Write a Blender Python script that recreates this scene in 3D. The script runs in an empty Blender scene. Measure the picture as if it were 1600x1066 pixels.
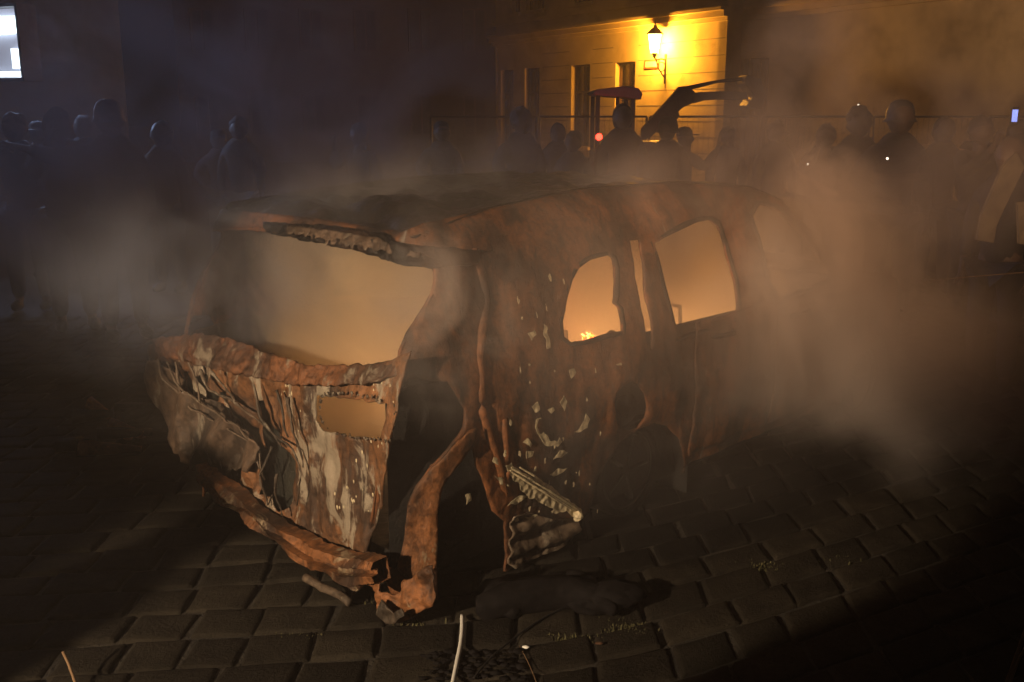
import bpy, bmesh, math, random
from mathutils import Vector, Matrix, noise
from mathutils.geometry import delaunay_2d_cdt
random.seed(7)
S = bpy.context.scene
col = S.collection
# ------------------------------------------------------------------ camera
F = 1556.0; PIT = math.radians(12.85); CH = 1.85
cam = bpy.data.cameras.new("camera"); co = bpy.data.objects.new("camera", cam); col.objects.link(co)
cam.sensor_width = 36; cam.lens = F / 1600 * 36; cam.clip_end = 400; cam.clip_start = 0.05
co.location = (0, 0, CH); co.rotation_euler = (math.pi / 2 - PIT, 0, 0)
S.camera = co
# ------------------------------------------------------------------ world (night sky)
wd = bpy.data.worlds.new("World"); S.world = wd; wd.use_nodes = True
nt = wd.node_tree; bg = nt.nodes["Background"]
sky = nt.nodes.new("ShaderNodeTexSky"); sky.sky_type = 'NISHITA'; sky.sun_disc = False
sky.sun_elevation = math.radians(-3); sky.sun_rotation = math.radians(200)
nt.links.new(sky.outputs[0], bg.inputs[0]); bg.inputs[1].default_value = 0.10
# ------------------------------------------------------------------ lamps
def lamp(name, typ, loc, power, color, **k):
    l = bpy.data.lights.new(name, typ); l.energy = power; l.color = color
    o = bpy.data.objects.new(name, l); col.objects.link(o); o.location = loc
    aim = k.pop('aim', None)
    for a, b in k.items(): setattr(l, a, b)
    if aim:
        d = Vector(aim) - Vector(loc); o.rotation_euler = d.to_track_quat('-Z', 'Y').to_euler()
    return o
KEY = lamp("floodlight", 'SPOT', (-4.7, -2.6, 3.1), 3400, (1.0, .74, .48), aim=(-.45, 3.75, .36),
           spot_size=math.radians(23), spot_blend=.4, shadow_soft_size=.06)
lamp("smoke_fill_spot", 'SPOT', (-3.6, -5.5, 1.4), 8500, (1.0, .56, .29), aim=(1.75, 5.2, 2.0),
     spot_size=math.radians(16), spot_blend=1.0, shadow_soft_size=.2)  # added spot with no visible source, brightens the smoke on the right
# ------------------------------------------------------------------ render settings
S.view_settings.view_transform = 'Standard'; S.view_settings.look = 'None'
S.view_settings.exposure = 0; S.view_settings.gamma = 1
c = S.cycles
c.use_denoising = True; c.volume_bounces = 2; c.max_bounces = 6; c.diffuse_bounces = 2; c.glossy_bounces = 2
c.transparent_max_bounces = 12; c.volume_step_rate = 1.6; c.use_adaptive_sampling = True; c.adaptive_threshold = .04; c.adaptive_min_samples = 16; c.sample_clamp_indirect = 3; c.caustics_reflective = False

# ------------------------------------------------------------------ projection helpers (find real positions)
def ray(px, py):
    x = (px - 800) / F; y = -(py - 533) / F
    cc, s = math.cos(PIT), math.sin(PIT)
    return (x, cc + y * s, -s + y * cc)
def gp(px, py, z=0):
    d = ray(px, py); t = (z - CH) / d[2]; return Vector((d[0] * t, d[1] * t, z))
def atY(px, py, Y):
    d = ray(px, py); t = Y / d[1]; return Vector((d[0] * t, Y, CH + d[2] * t))

# ------------------------------------------------------------------ material helpers
def mat(name):
    m = bpy.data.materials.new(name); m.use_nodes = True
    n = m.node_tree; p = n.nodes["Principled BSDF"]
    return m, n, p
def N(n, typ, **k):
    x = n.nodes.new(typ)
    for a, b in k.items():
        if a.startswith('i_'): x.inputs[a[2:].replace('_', ' ')].default_value = b
        elif a.startswith('n_'): x.inputs[int(a[2:])].default_value = b
        else: setattr(x, a, b)
    return x
def ramp(n, src, stops):
    r = n.nodes.new("ShaderNodeValToRGB"); e = r.color_ramp.elements
    while len(e) > 1: e.remove(e[-1])
    for i, (p, cl) in enumerate(stops):
        x = e[0] if i == 0 else e.new(p)
        x.position = p; x.color = (cl, cl, cl, 1) if isinstance(cl, (int, float)) else (*cl, 1)
    n.links.new(src, r.inputs[0]); return r
def tex(n, scale=(1, 1, 1), off=(0, 0, 0), ns=4, det=8, rough=.6, dist=0.0, coord='Object'):
    t = n.nodes.new("ShaderNodeTexCoord"); mp = N(n, "ShaderNodeMapping"); mp.inputs[1].default_value = off; mp.inputs[3].default_value = scale
    n.links.new(t.outputs[coord], mp.inputs[0])
    x = N(n, "ShaderNodeTexNoise"); x.inputs['Scale'].default_value = ns; x.inputs['Detail'].default_value = det
    x.inputs['Roughness'].default_value = rough; x.inputs['Distortion'].default_value = dist
    n.links.new(mp.outputs[0], x.inputs['Vector']); return x.outputs[0]
def mix(n, f, a, b):
    m = n.nodes.new("ShaderNodeMix"); m.data_type = 'RGBA'
    if isinstance(f, (int, float)): m.inputs[0].default_value = f
    else: n.links.new(f, m.inputs[0])
    for i, v in ((6, a), (7, b)):
        if isinstance(v, tuple): m.inputs[i].default_value = (*v, 1)
        else: n.links.new(v, m.inputs[i])
    return m.outputs[2]
def plain(name, colr, rough=.7, metal=0, var=.25, ns=12, bump=.1):
    m, n, p = mat(name)
    f = tex(n, ns=ns)
    a = tuple(x * (1 - var) for x in colr); b = tuple(min(1, x * (1 + var)) for x in colr)
    r = ramp(n, f, [(.35, a), (.65, b)])
    n.links.new(r.outputs[0], p.inputs['Base Color']); p.inputs['Roughness'].default_value = rough; p.inputs['Metallic'].default_value = metal
    if bump:
        bm = N(n, "ShaderNodeBump"); bm.inputs['Strength'].default_value = bump; bm.inputs['Distance'].default_value = .01
        n.links.new(f, bm.inputs['Height']); n.links.new(bm.outputs[0], p.inputs['Normal'])
    return m
def burnt(name, base=(.03, .02, .015), rust=(.30, .105, .03), ash=(.30, .26, .21), rust_at=.5, ash_at=.64, streak=1.0, off=0, metal=.25, rough=.6, soot=.0):
    m, n, p = mat(name)
    o = (off, off * .7, off * .3)
    f1 = tex(n, scale=(1, 1, .55 * streak), off=o, ns=3.2, det=12, rough=.62, dist=.4)
    f2 = tex(n, scale=(1, 1, .35 * streak), off=(off + 5, 2, 1), ns=9, det=12, rough=.68, dist=.6)
    f3 = tex(n, scale=(1, 1, 1), off=(off + 9, 4, 1), ns=38, det=8, rough=.7)
    f4 = tex(n, scale=(1, 1, .16), off=(off + 3, 1, 4), ns=26, det=6, rough=.6)
    brown = tuple(base[i] * .55 + rust[i] * .22 for i in range(3))
    r1 = ramp(n, f1, [(rust_at - .12, base), (rust_at - .02, brown), (rust_at + .05, tuple(x * .7 for x in rust)), (rust_at + .16, rust)])
    r3 = ramp(n, f3, [(.35, .45), (.62, 1.25)])
    mm = n.nodes.new("ShaderNodeMix"); mm.data_type = 'RGBA'; mm.blend_type = 'MULTIPLY'; mm.inputs[0].default_value = 1
    n.links.new(r1.outputs[0], mm.inputs[6]); n.links.new(r3.outputs[0], mm.inputs[7])
    fa = ramp(n, f2, [(ash_at - .03, 0.0), (ash_at + .03, .85)])
    c1 = mix(n, fa.outputs[0], mm.outputs[2], ash)
    fd = ramp(n, f4, [(.58, 0.0), (.72, .6)])
    c2 = mix(n, fd.outputs[0], c1, (.012, .010, .009))
    n.links.new(c2, p.inputs['Base Color'])
    rr = ramp(n, f3, [(.3, rough - .18), (.7, rough + .2)])
    n.links.new(rr.outputs[0], p.inputs['Roughness']); p.inputs['Metallic'].default_value = metal
    b = N(n, "ShaderNodeBump"); b.inputs['Strength'].default_value = .55; b.inputs['Distance'].default_value = .012
    ad = N(n, "ShaderNodeMath", operation='ADD'); n.links.new(f2, ad.inputs[0]); n.links.new(f3, ad.inputs[1])
    n.links.new(ad.outputs[0], b.inputs['Height']); n.links.new(b.outputs[0], p.inputs['Normal'])
    return m
def emis(name, colr, st):
    m, n, p = mat(name); p.inputs['Base Color'].default_value = (*colr, 1)
    p.inputs['Emission Color'].default_value = (*colr, 1); p.inputs['Emission Strength'].default_value = st; return m

M = {}
M['body'] = burnt('burnt_body', rust=(.28, .105, .036), rust_at=.49, ash_at=.67)
M['tail'] = burnt('burnt_tailgate', base=(.05, .03, .02), rust=(.26, .115, .045), ash=(.36, .30, .22), rust_at=.46, ash_at=.57, off=3)
M['grey'] = burnt('scorched_sheet', base=(.05, .038, .027), rust=(.17, .12, .08), ash=(.28, .23, .17), rust_at=.42, ash_at=.58, off=7)
M['rust'] = burnt('bright_rust', base=(.045, .024, .014), rust=(.30, .12, .042), ash=(.32, .24, .15), rust_at=.46, ash_at=.62, off=11)
M['ledge'] = burnt('rusty_ledge', base=(.07, .04, .025), rust=(.22, .09, .037), ash=(.26, .21, .15), rust_at=.50, ash_at=.60, off=31)
M['torn'] = burnt('torn_panel', base=(.045, .032, .022), rust=(.15, .095, .06), ash=(.24, .20, .15), rust_at=.45, ash_at=.60, off=44)
M['roof'] = burnt('burnt_roof', base=(.014, .011, .009), rust=(.07, .032, .016), ash=(.16, .13, .10), rust_at=.56, ash_at=.68, off=15, metal=.6, rough=.42)
M['soot'] = burnt('sooty_black', base=(.010, .009, .008), rust=(.03, .016, .010), ash=(.05, .045, .04), rust_at=.6, ash_at=.75, off=20, rough=.75)
M['char'] = burnt('charred_inner', base=(.010, .011, .008), rust=(.03, .028, .016), ash=(.05, .05, .035), rust_at=.55, ash_at=.72, off=24)
M['lump'] = plain('molten_black_plastic', (.007, .006, .006), .8, 0, .5, 20, .5)
M['lump'].node_tree.nodes['Principled BSDF'].inputs['Specular IOR Level'].default_value = .08
M['flake'] = plain('cream_paint_flake', (.62, .52, .33), .55, 0, .3, 40, .4)
M['cable'] = plain('white_cable', (.75, .73, .66), .45, 0, .08, 20, 0)
M['stick'] = plain('dry_stick', (.20, .12, .06), .8)
M['dark'] = plain('dark_metal', (.025, .022, .02), .55, .3)
M['machine'] = plain('machine_paint', (.07, .06, .055), .5, .1)
M['skin'] = plain('skin', (.10, .062, .045), .55, 0, .1, 10, 0)
M['strip'] = plain('faded_strip', (.16, .13, .085), .8, 0, .3, 12)
M['hair'] = plain('hair', (.025, .018, .012), .7, 0, .3, 60, .3)

# ------------------------------------------------------------------ object helpers
def link(name, me, m=None, parent=None, smooth=False):
    o = bpy.data.objects.new(name, me); col.objects.link(o)
    if m: me.materials.append(m)
    if parent: o.parent = parent
    if smooth:
        for p in me.polygons: p.use_smooth = True
    return o
def tag(o, label=None, cat=None, group=None, kind=None):
    if label: o['label'] = label
    if cat: o['category'] = cat
    if group: o['group'] = group
    if kind: o['kind'] = kind
    return o
def empty(name, loc, rz=0, **k):
    o = bpy.data.objects.new(name, None); col.objects.link(o); o.location = loc; o.rotation_euler.z = rz
    o.empty_display_size = .2
    return tag(o, **k)
class MB:
    def __init__(s): s.v = []; s.f = []
    def add(s, v, f):
        b = len(s.v); s.v += [tuple(x) for x in v]; s.f += [tuple(i + b for i in q) for q in f]; return s
    def box(s, a, b):
        x0, y0, z0 = a; x1, y1, z1 = b
        return s.add([(x0, y0, z0), (x1, y0, z0), (x1, y1, z0), (x0, y1, z0), (x0, y0, z1), (x1, y0, z1), (x1, y1, z1), (x0, y1, z1)],
                     [(3, 2, 1, 0), (4, 5, 6, 7), (0, 1, 5, 4), (1, 2, 6, 5), (2, 3, 7, 6), (3, 0, 4, 7)])
    def tube(s, pts, r, seg=8, jit=0):
        pts = [Vector(p) for p in pts]; n = len(pts); V = []; Fc = []
        for i, p in enumerate(pts):
            d = (pts[min(i + 1, n - 1)] - pts[max(i - 1, 0)]).normalized()
            a = d.cross(Vector((0, 0, 1)));  a = a if a.length > .05 else d.cross(Vector((1, 0, 0)))
            a.normalize(); b = d.cross(a); rr = r[i] if isinstance(r, (list, tuple)) else r
            for k in range(seg):
                t = 2 * math.pi * k / seg; V.append(p + (a * math.cos(t) + b * math.sin(t)) * rr * (1 + random.uniform(-jit, jit)))
        for i in range(n - 1):
            for k in range(seg):
                k2 = (k + 1) % seg; Fc.append((i * seg + k, i * seg + k2, (i + 1) * seg + k2, (i + 1) * seg + k))
        Fc.append(tuple(range(seg))[::-1]); Fc.append(tuple((n - 1) * seg + k for k in range(seg)))
        return s.add(V, Fc)
    def prism(s, poly, d0, d1, fn):          # poly in 2D, fn(x, y, d) -> 3D
        n = len(poly); V = [fn(x, y, d0) for x, y in poly] + [fn(x, y, d1) for x, y in poly]
        return s.add(V, [tuple(range(n))[::-1], tuple(range(n, 2 * n))] + [(i, (i + 1) % n, n + (i + 1) % n, n + i) for i in range(n)])
    def ball(s, c0, r, sub=2, sc=(1, 1, 1), jit=0, seed=0):
        bm = bmesh.new(); bmesh.ops.create_icosphere(bm, subdivisions=sub, radius=1)
        V = []
        for v in bm.verts:
            k = 1 + jit * noise.noise(v.co * 2.3 + Vector((seed, seed, 0)))
            V.append((c0[0] + v.co.x * r * sc[0] * k, c0[1] + v.co.y * r * sc[1] * k, c0[2] + v.co.z * r * sc[2] * k))
        Fc = [tuple(v.index for v in f.verts) for f in bm.faces]; bm.free(); return s.add(V, Fc)
    def lathe(s, prof, c0, axis='z', seg=24):
        V = []; n = len(prof)
        for k in range(seg):
            t = 2 * math.pi * k / seg; a, b = math.cos(t), math.sin(t)
            for r, h in prof:
                V.append((c0[0] + r * a, c0[1] + r * b, c0[2] + h) if axis == 'z' else (c0[0] + h, c0[1] + r * a, c0[2] + r * b))
        Fc = [(k * n + i, ((k + 1) % seg) * n + i, ((k + 1) % seg) * n + i + 1, k * n + i + 1) for k in range(seg) for i in range(n - 1)]
        return s.add(V, Fc)
    def build(s, name, m, parent=None, smooth=False, bevel=0, solid=0):
        me = bpy.data.meshes.new(name); me.from_pydata(s.v, [], s.f); me.update()
        o = link(name, me, m, parent, smooth)
        if solid: x = o.modifiers.new('s', 'SOLIDIFY'); x.thickness = solid; x.offset = -1
        if bevel: x = o.modifiers.new('b', 'BEVEL'); x.width = bevel; x.segments = 2; x.limit_method = 'ANGLE'
        return o

# ================================================================== GROUND
def fbm(x, y, z, o=4):
    return noise.fractal(Vector((x, y, z)), .6, 2.0, o)
def curve_f(X):
    X = max(-9, min(9, X)); k = 5.0
    return .12 * X + .44 * (math.log(1 + math.exp(k * (X - .25))) / k)
m, n, p = mat('paving_base')
f = tex(n, ns=2.5); f2 = tex(n, ns=40)
r = ramp(n, f, [(.35, (.016, .013, .009)), (.65, (.035, .028, .018))]); n.links.new(r.outputs[0], p.inputs['Base Color']); p.inputs['Roughness'].default_value = .95
b = N(n, "ShaderNodeBump"); b.inputs['Distance'].default_value = .02; n.links.new(f2, b.inputs['Height']); n.links.new(b.outputs[0], p.inputs['Normal'])
M['base'] = m
m, n, p = mat('stone_setts')
f = tex(n, ns=7, det=10, rough=.65); f2 = tex(n, ns=70, det=6, rough=.7); at = N(n, "ShaderNodeAttribute", attribute_name='tone')
r = ramp(n, f, [(.3, (.10, .082, .055)), (.48, (.22, .18, .12)), (.7, (.40, .33, .23))])
mm = n.nodes.new("ShaderNodeMix"); mm.data_type = 'RGBA'; mm.blend_type = 'MULTIPLY'; mm.inputs[0].default_value = 1
n.links.new(r.outputs[0], mm.inputs[6]); n.links.new(at.outputs['Color'], mm.inputs[7])
sp = ramp(n, f2, [(.57, 0.0), (.66, .7)]); c2 = mix(n, sp.outputs[0], mm.outputs[2], (.02, .017, .013))
# soot and ash on the stones round the wreck, plus shade painted in beside it (distance from the wreck's middle, ragged by noise)
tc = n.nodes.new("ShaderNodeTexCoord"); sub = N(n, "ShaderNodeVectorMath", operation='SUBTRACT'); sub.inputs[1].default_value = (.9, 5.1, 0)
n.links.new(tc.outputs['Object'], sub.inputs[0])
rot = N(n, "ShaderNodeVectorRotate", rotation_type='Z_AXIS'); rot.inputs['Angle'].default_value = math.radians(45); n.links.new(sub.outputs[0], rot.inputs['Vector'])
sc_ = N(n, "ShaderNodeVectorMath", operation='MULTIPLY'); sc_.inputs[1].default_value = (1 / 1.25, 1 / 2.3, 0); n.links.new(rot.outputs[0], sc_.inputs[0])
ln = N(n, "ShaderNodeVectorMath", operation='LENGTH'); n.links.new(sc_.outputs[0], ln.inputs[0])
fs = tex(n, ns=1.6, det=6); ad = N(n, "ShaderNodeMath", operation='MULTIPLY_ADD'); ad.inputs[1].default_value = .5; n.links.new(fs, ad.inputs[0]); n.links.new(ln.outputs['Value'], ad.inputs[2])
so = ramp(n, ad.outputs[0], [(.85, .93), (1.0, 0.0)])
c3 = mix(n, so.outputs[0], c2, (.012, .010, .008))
s2 = N(n, "ShaderNodeVectorMath", operation='SUBTRACT'); s2.inputs[1].default_value = (-3.1, 4.2, 0); n.links.new(tc.outputs['Object'], s2.inputs[0])  # second ellipse: shade left of the wreck, painted into the stone colour
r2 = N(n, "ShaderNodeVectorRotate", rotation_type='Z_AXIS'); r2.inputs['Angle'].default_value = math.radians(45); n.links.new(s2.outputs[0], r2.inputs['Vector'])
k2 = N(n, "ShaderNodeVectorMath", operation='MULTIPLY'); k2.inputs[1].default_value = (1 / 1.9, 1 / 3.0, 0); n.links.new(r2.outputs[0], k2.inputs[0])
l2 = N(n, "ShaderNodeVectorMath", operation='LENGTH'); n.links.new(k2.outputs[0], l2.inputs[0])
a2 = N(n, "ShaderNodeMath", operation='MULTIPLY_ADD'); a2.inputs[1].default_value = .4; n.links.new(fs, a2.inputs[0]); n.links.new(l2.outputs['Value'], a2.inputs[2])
shade2 = ramp(n, a2.outputs[0], [(1.02, .93), (1.14, 0.0)]); c3 = mix(n, shade2.outputs[0], c3, (.010, .009, .008))
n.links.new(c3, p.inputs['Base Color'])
rr = ramp(n, f2, [(.3, .75), (.7, 1.0)]); n.links.new(rr.outputs[0], p.inputs['Roughness']); p.inputs['Specular IOR Level'].default_value = .04
b = N(n, "ShaderNodeBump"); b.inputs['Strength'].default_value = .9; b.inputs['Distance'].default_value = .010
ad = N(n, "ShaderNodeMath", operation='ADD'); n.links.new(f, ad.inputs[0]); n.links.new(f2, ad.inputs[1]); n.links.new(ad.outputs[0], b.inputs['Height']); n.links.new(b.outputs[0], p.inputs['Normal'])
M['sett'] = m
mb = MB(); mb.add([(-120, -40, -.016), (120, -40, -.016), (120, 160, -.016), (-120, 160, -.016)], [(0, 1, 2, 3)])
tag(mb.build('ground', M['base']), 'dark cobbled street surface', kind='structure')
V = []; Fc = []; tone = []
row = 0; b0 = 1.6
while b0 < 9.5:
    h = random.uniform(.19, .225); a0 = -5.5 + random.random() * .2
    while a0 < 6.5:
        l = random.uniform(.20, .31); g = .007; tt = random.uniform(.5, 1.3); dz = random.uniform(-.003, .003); tl = random.uniform(-.008, .008); tl2 = random.uniform(-.008, .008)
        near = b0 < 4.5
        ax = [0, .03, .09, .36, .64, .91, .97, 1]; nn = len(ax); base = len(V)
        sk = [random.uniform(-.010, .010) for _ in range(8)]
        for j, q in enumerate(ax):
            for i, w_ in enumerate(ax):
                A_ = a0 + g + (l - 2 * g) * w_; B_ = b0 + g + (h - 2 * g) * q
                A_ += sk[0] * (1 - q) + sk[1] * q; B_ += sk[2] * (1 - w_) + sk[3] * w_
                e = min(w_, 1 - w_, q, 1 - q)
                z = dz + tl * (w_ - .5) + tl2 * (q - .5) - (.018 if e == 0 else (.004 if e < .05 else 0)) + .003 * fbm(A_ * 9, B_ * 9, tt)
                if e < .1: A_ += .006 * noise.noise(Vector((A_ * 30, B_ * 30, 1))); B_ += .006 * noise.noise(Vector((A_ * 30, B_ * 30, 5)))
                V.append((A_, B_ + curve_f(A_), z)); tone.append(tt)
        for j in range(nn - 1):
            for i in range(nn - 1):
                k = base + j * nn + i; Fc.append((k, k + 1, k + nn + 1, k + nn))
        a0 += l
    b0 += h; row += 1
me = bpy.data.meshes.new('pavement'); me.from_pydata(V, [], Fc)
at = me.attributes.new('tone', 'FLOAT_COLOR', 'POINT')
at.data.foreach_set('color', [x for t in tone for x in (t, t, t, 1)])
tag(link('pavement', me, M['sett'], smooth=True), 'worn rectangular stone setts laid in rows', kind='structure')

# ================================================================== THE BURNT CAR
A = math.radians(45); C0 = (-.40, 3.34); W = 1.84; R = .32; LA = R * math.pi / 2; SM = -(W - 2 * R) / 2
def lerp(tab, x):
    if x <= tab[0][0]: return tab[0][1]
    for (a, b_), (c_, d) in zip(tab, tab[1:]):
        if x <= c_: return b_ + (d - b_) * (x - a) / (c_ - a)
    return tab[-1][1]
IR = [(0, .05), (.25, .03), (.5, 0), (.85, .02), (.97, .05), (1.2, .14), (1.4, .24), (1.5, .34)]
IS = [(0, .04), (.25, .02), (.5, 0), (.85, .02), (.95, .04), (1.2, .11), (1.4, .19), (1.47, .24), (1.56, .38)]
def Q(s, w, off=0):
    m_ = s < SM
    if m_: s = 2 * SM - s
    ir, is_ = lerp(IR, w), lerp(IS, w)
    if s < 0: u, v, nu, nv, k = R - s, 0, 0, -1, 0
    elif s < LA:
        k = s / LA; a = k * math.pi / 2; nu, nv = -math.sin(a), -math.cos(a); u, v = R + R * nu, R + R * nv
    else: u, v, nu, nv, k = 0, R + s - LA, -1, 0, 1
    k = k * k * (3 - 2 * k); ins = off - (ir * (1 - k) + is_ * k)
    if k == 1 and v > 3.7: ins -= .10 * ((v - 3.7) / .6) ** 2
    u += nu * ins; v += nv * ins
    if m_: u = W - u
    return Vector((u, v, w))
def side_d(u, v, w):
    m_ = u > W / 2
    if m_: u = W - u
    if v >= R and u < v: s = LA + v - R; d = -u; k = 1
    elif u >= R: s = R - u; d = -v; k = 0
    else: a = math.atan2(R - u, R - v); k = a / (math.pi / 2); s = k * LA; d = math.hypot(R - u, R - v) - R
    k = k * k * (3 - 2 * k); d += lerp(IR, w) * (1 - k) + lerp(IS, w) * k
    if m_: s = 2 * SM - s
    return s, d
def local_ray(px, py):
    dx, dy, dz = ray(px, py); ca, sa = math.cos(A), math.sin(A)
    o = (-C0[0], -C0[1]); return ((-o[0] * ca + o[1] * sa, o[0] * sa + o[1] * ca, CH), (-dx * ca + dy * sa, dx * sa + dy * ca, dz))
def PS(px, py):                 # photo point -> (s, w) on the car's outer skin
    o, d = local_ray(px, py); ev = lambda t: side_d(o[0] + d[0] * t, o[1] + d[1] * t, o[2] + d[2] * t)
    t = 1.5
    while t < 9 and ev(t)[1] >= 0: t += .02
    lo, hi = t - .02, t
    for _ in range(18):
        m_ = (lo + hi) / 2
        if ev(m_)[1] < 0: hi = m_
        else: lo = m_
    return ev(hi)[0], o[2] + d[2] * hi
def PR(px, py, v=.02):          # photo point -> (u, w) on a plane parallel to the car's rear
    o, d = local_ray(px, py); t = (v - o[1]) / d[1]; return o[0] + d[0] * t, o[2] + d[2] * t
def sv(v): return LA + v - R    # distance along the side from the rear -> s
def inside(p_, poly):
    x, y = p_; c_ = False; j = len(poly) - 1
    for i in range(len(poly)):
        if (poly[i][1] > y) != (poly[j][1] > y) and x < (poly[j][0] - poly[i][0]) * (y - poly[i][1]) / (poly[j][1] - poly[i][1]) + poly[i][0]: c_ = not c_
        j = i
    return c_
def resample(poly, res, rag=0):
    out = []
    for i in range(len(poly)):
        a, b_ = Vector(poly[i]), Vector(poly[(i + 1) % len(poly)]); k = max(1, int((b_ - a).length / res))
        for j in range(k):
            q = a + (b_ - a) * j / k
            if rag: q = q + Vector((noise.noise(Vector((q.x * 25, q.y * 25, 1))), noise.noise(Vector((q.x * 25, q.y * 25, 7))))) * rag
            out.append(q)
    return out
def sheet(outline, holes, res, fn, rag=.0):
    o = resample(outline, res, rag); hs = [resample(h_, res, rag) for h_ in holes]
    vs = list(o); es = [(i, (i + 1) % len(o)) for i in range(len(o))]
    for h_ in hs:
        b_ = len(vs); vs += h_; es += [(b_ + i, b_ + (i + 1) % len(h_)) for i in range(len(h_))]
    x0 = min(q.x for q in o); x1 = max(q.x for q in o); y0 = min(q.y for q in o); y1 = max(q.y for q in o)
    y = y0; j = 0
    bc = {}
    for q in vs: bc.setdefault((int(q.x / res), int(q.y / res)), []).append(q)
    while y < y1:
        x = x0 + (res / 2 if j % 2 else 0)
        while x < x1:
            if inside((x, y), o) and not any(inside((x, y), h_) for h_ in hs):
                kx, ky = int(x / res), int(y / res); ok = True
                for a in (-1, 0, 1):
                    for b_ in (-1, 0, 1):
                        for q in bc.get((kx + a, ky + b_), ()):
                            if (q.x - x) ** 2 + (q.y - y) ** 2 < (res * .45) ** 2: ok = False
                if ok: vs.append(Vector((x, y)))
            x += res
        y += res * .87; j += 1
    V2, _, F2, *_r = delaunay_2d_cdt(vs, es, [], 0, 1e-5)
    keep = []
    for f_ in F2:
        cx = sum(V2[i].x for i in f_) / 3; cy = sum(V2[i].y for i in f_) / 3
        if inside((cx, cy), o) and not any(inside((cx, cy), h_) for h_ in hs): keep.append(f_)
    used = sorted({i for f_ in keep for i in f_}); ix = {i: k for k, i in enumerate(used)}
    mb_ = MB(); mb_.add([fn(V2[i].x, V2[i].y) for i in used], [tuple(ix[i] for i in f_) for f_ in keep]); return mb_

car = empty('burnt_car', (C0[0], C0[1], 0), 0, label='burnt-out rusty car wreck without glass, smoking on the cobbles', cat='car')
car.matrix_world = Matrix(((-math.cos(A), math.sin(A), 0, C0[0]), (math.sin(A), math.cos(A), 0, C0[1]), (0, 0, 1, 0), (0, 0, 0, 1)))
# (u towards the car's left, v towards its front: a mirrored basis, so parts get flipped u instead)
car.matrix_world = Matrix.Translation((C0[0], C0[1], 0)) @ Matrix.Rotation(-(math.pi / 2 - A) , 4, 'Z')
# local x = -u, local y = v
def L(p_): return Vector((-p_[0], p_[1], p_[2]))
def crump(u, v, w, amp, sc=5):
    return amp * noise.fractal(Vector((u * sc, v * sc, w * sc * .7)), .5, 2.1, 4)
def skin(off=0, amp=.008):
    def fn(s, w):
        q = Q(s, w, 0); k = off + crump(q.x, q.y, w, amp); k += amp * .5 * noise.noise(Vector((q.x * 14, q.y * 14, w * 6)))
        return L(Q(s, w, k))
    return fn
def px(*pts): return [PS(*q) for q in pts]
def pr(pts, v): return [PR(a, b_, v) for a, b_ in pts]
def mirror(poly): return [(2 * SM - a, b_) for a, b_ in poly][::-1]

# window and lamp openings
Wq = px((903, 419), (921, 406), (951, 398), (960, 406), (964, 421), (963, 461), (960, 473), (968, 480), (972, 502), (973, 518), (945, 523), (917, 532), (893, 536), (880, 526), (878, 502), (884, 469), (892, 439))
Wslit = px((986, 376), (1000, 374), (1010, 460), (1020, 549), (1010, 534), (1003, 490), (992, 410))
Wr = px((1020, 380), (1047, 366), (1087, 347), (1110, 343), (1122, 350), (1128, 368), (1138, 404), (1148, 437), (1153, 477), (1152, 494), (1100, 513), (1058, 528), (1051, 494), (1039, 449), (1027, 400))
Wf = [(sv(a), b_) for a, b_ in ((2.50, 1.33), (2.60, 1.385), (2.78, 1.35), (2.98, 1.18), (3.16, .97), (3.14, .93), (2.60, .905), (2.53, .99))]
cav1 = px((640, 590), (700, 596), (728, 640), (725, 667), (702, 696), (671, 733), (649, 762), (636, 791), (634, 832), (622, 886), (614, 892), (572, 876), (585, 808), (597, 725), (612, 655), (622, 610))
cav2 = px((737, 680), (713, 725), (692, 758), (684, 791), (682, 849), (683, 940), (696, 950), (725, 948), (766, 931), (789, 911), (792, 874), (790, 816), (770, 799), (758, 758), (744, 725))
filler = px(*[(985 + 27 * math.cos(t * .5236), 635 + 39 * math.sin(t * .5236)) for t in range(12)])
# rear opening (window + tailgate) in (s, w)
ro_r = px((530, 379), (610, 403), (640, 408), (668, 413), (678, 422), (680, 435), (676, 455), (655, 490), (634, 520), (624, 545)) + px((640, 600), (612, 690), (588, 800), (571, 878))
ro_r = px((530, 379), (610, 403), (640, 408), (668, 413), (678, 422), (680, 435), (676, 455), (655, 490), (634, 520), (622, 548), (618, 600), (604, 690), (585, 790), (566, 872))
ro_r = [q for q in ro_r]
ro_r[-1] = (ro_r[-1][0], .14)
opening = ro_r + [(2 * SM - a, b_) for a, b_ in ro_r[::-1]]
print('opening', [(round(a, 2), round(b_, 2)) for a, b_ in ro_r])
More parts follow.
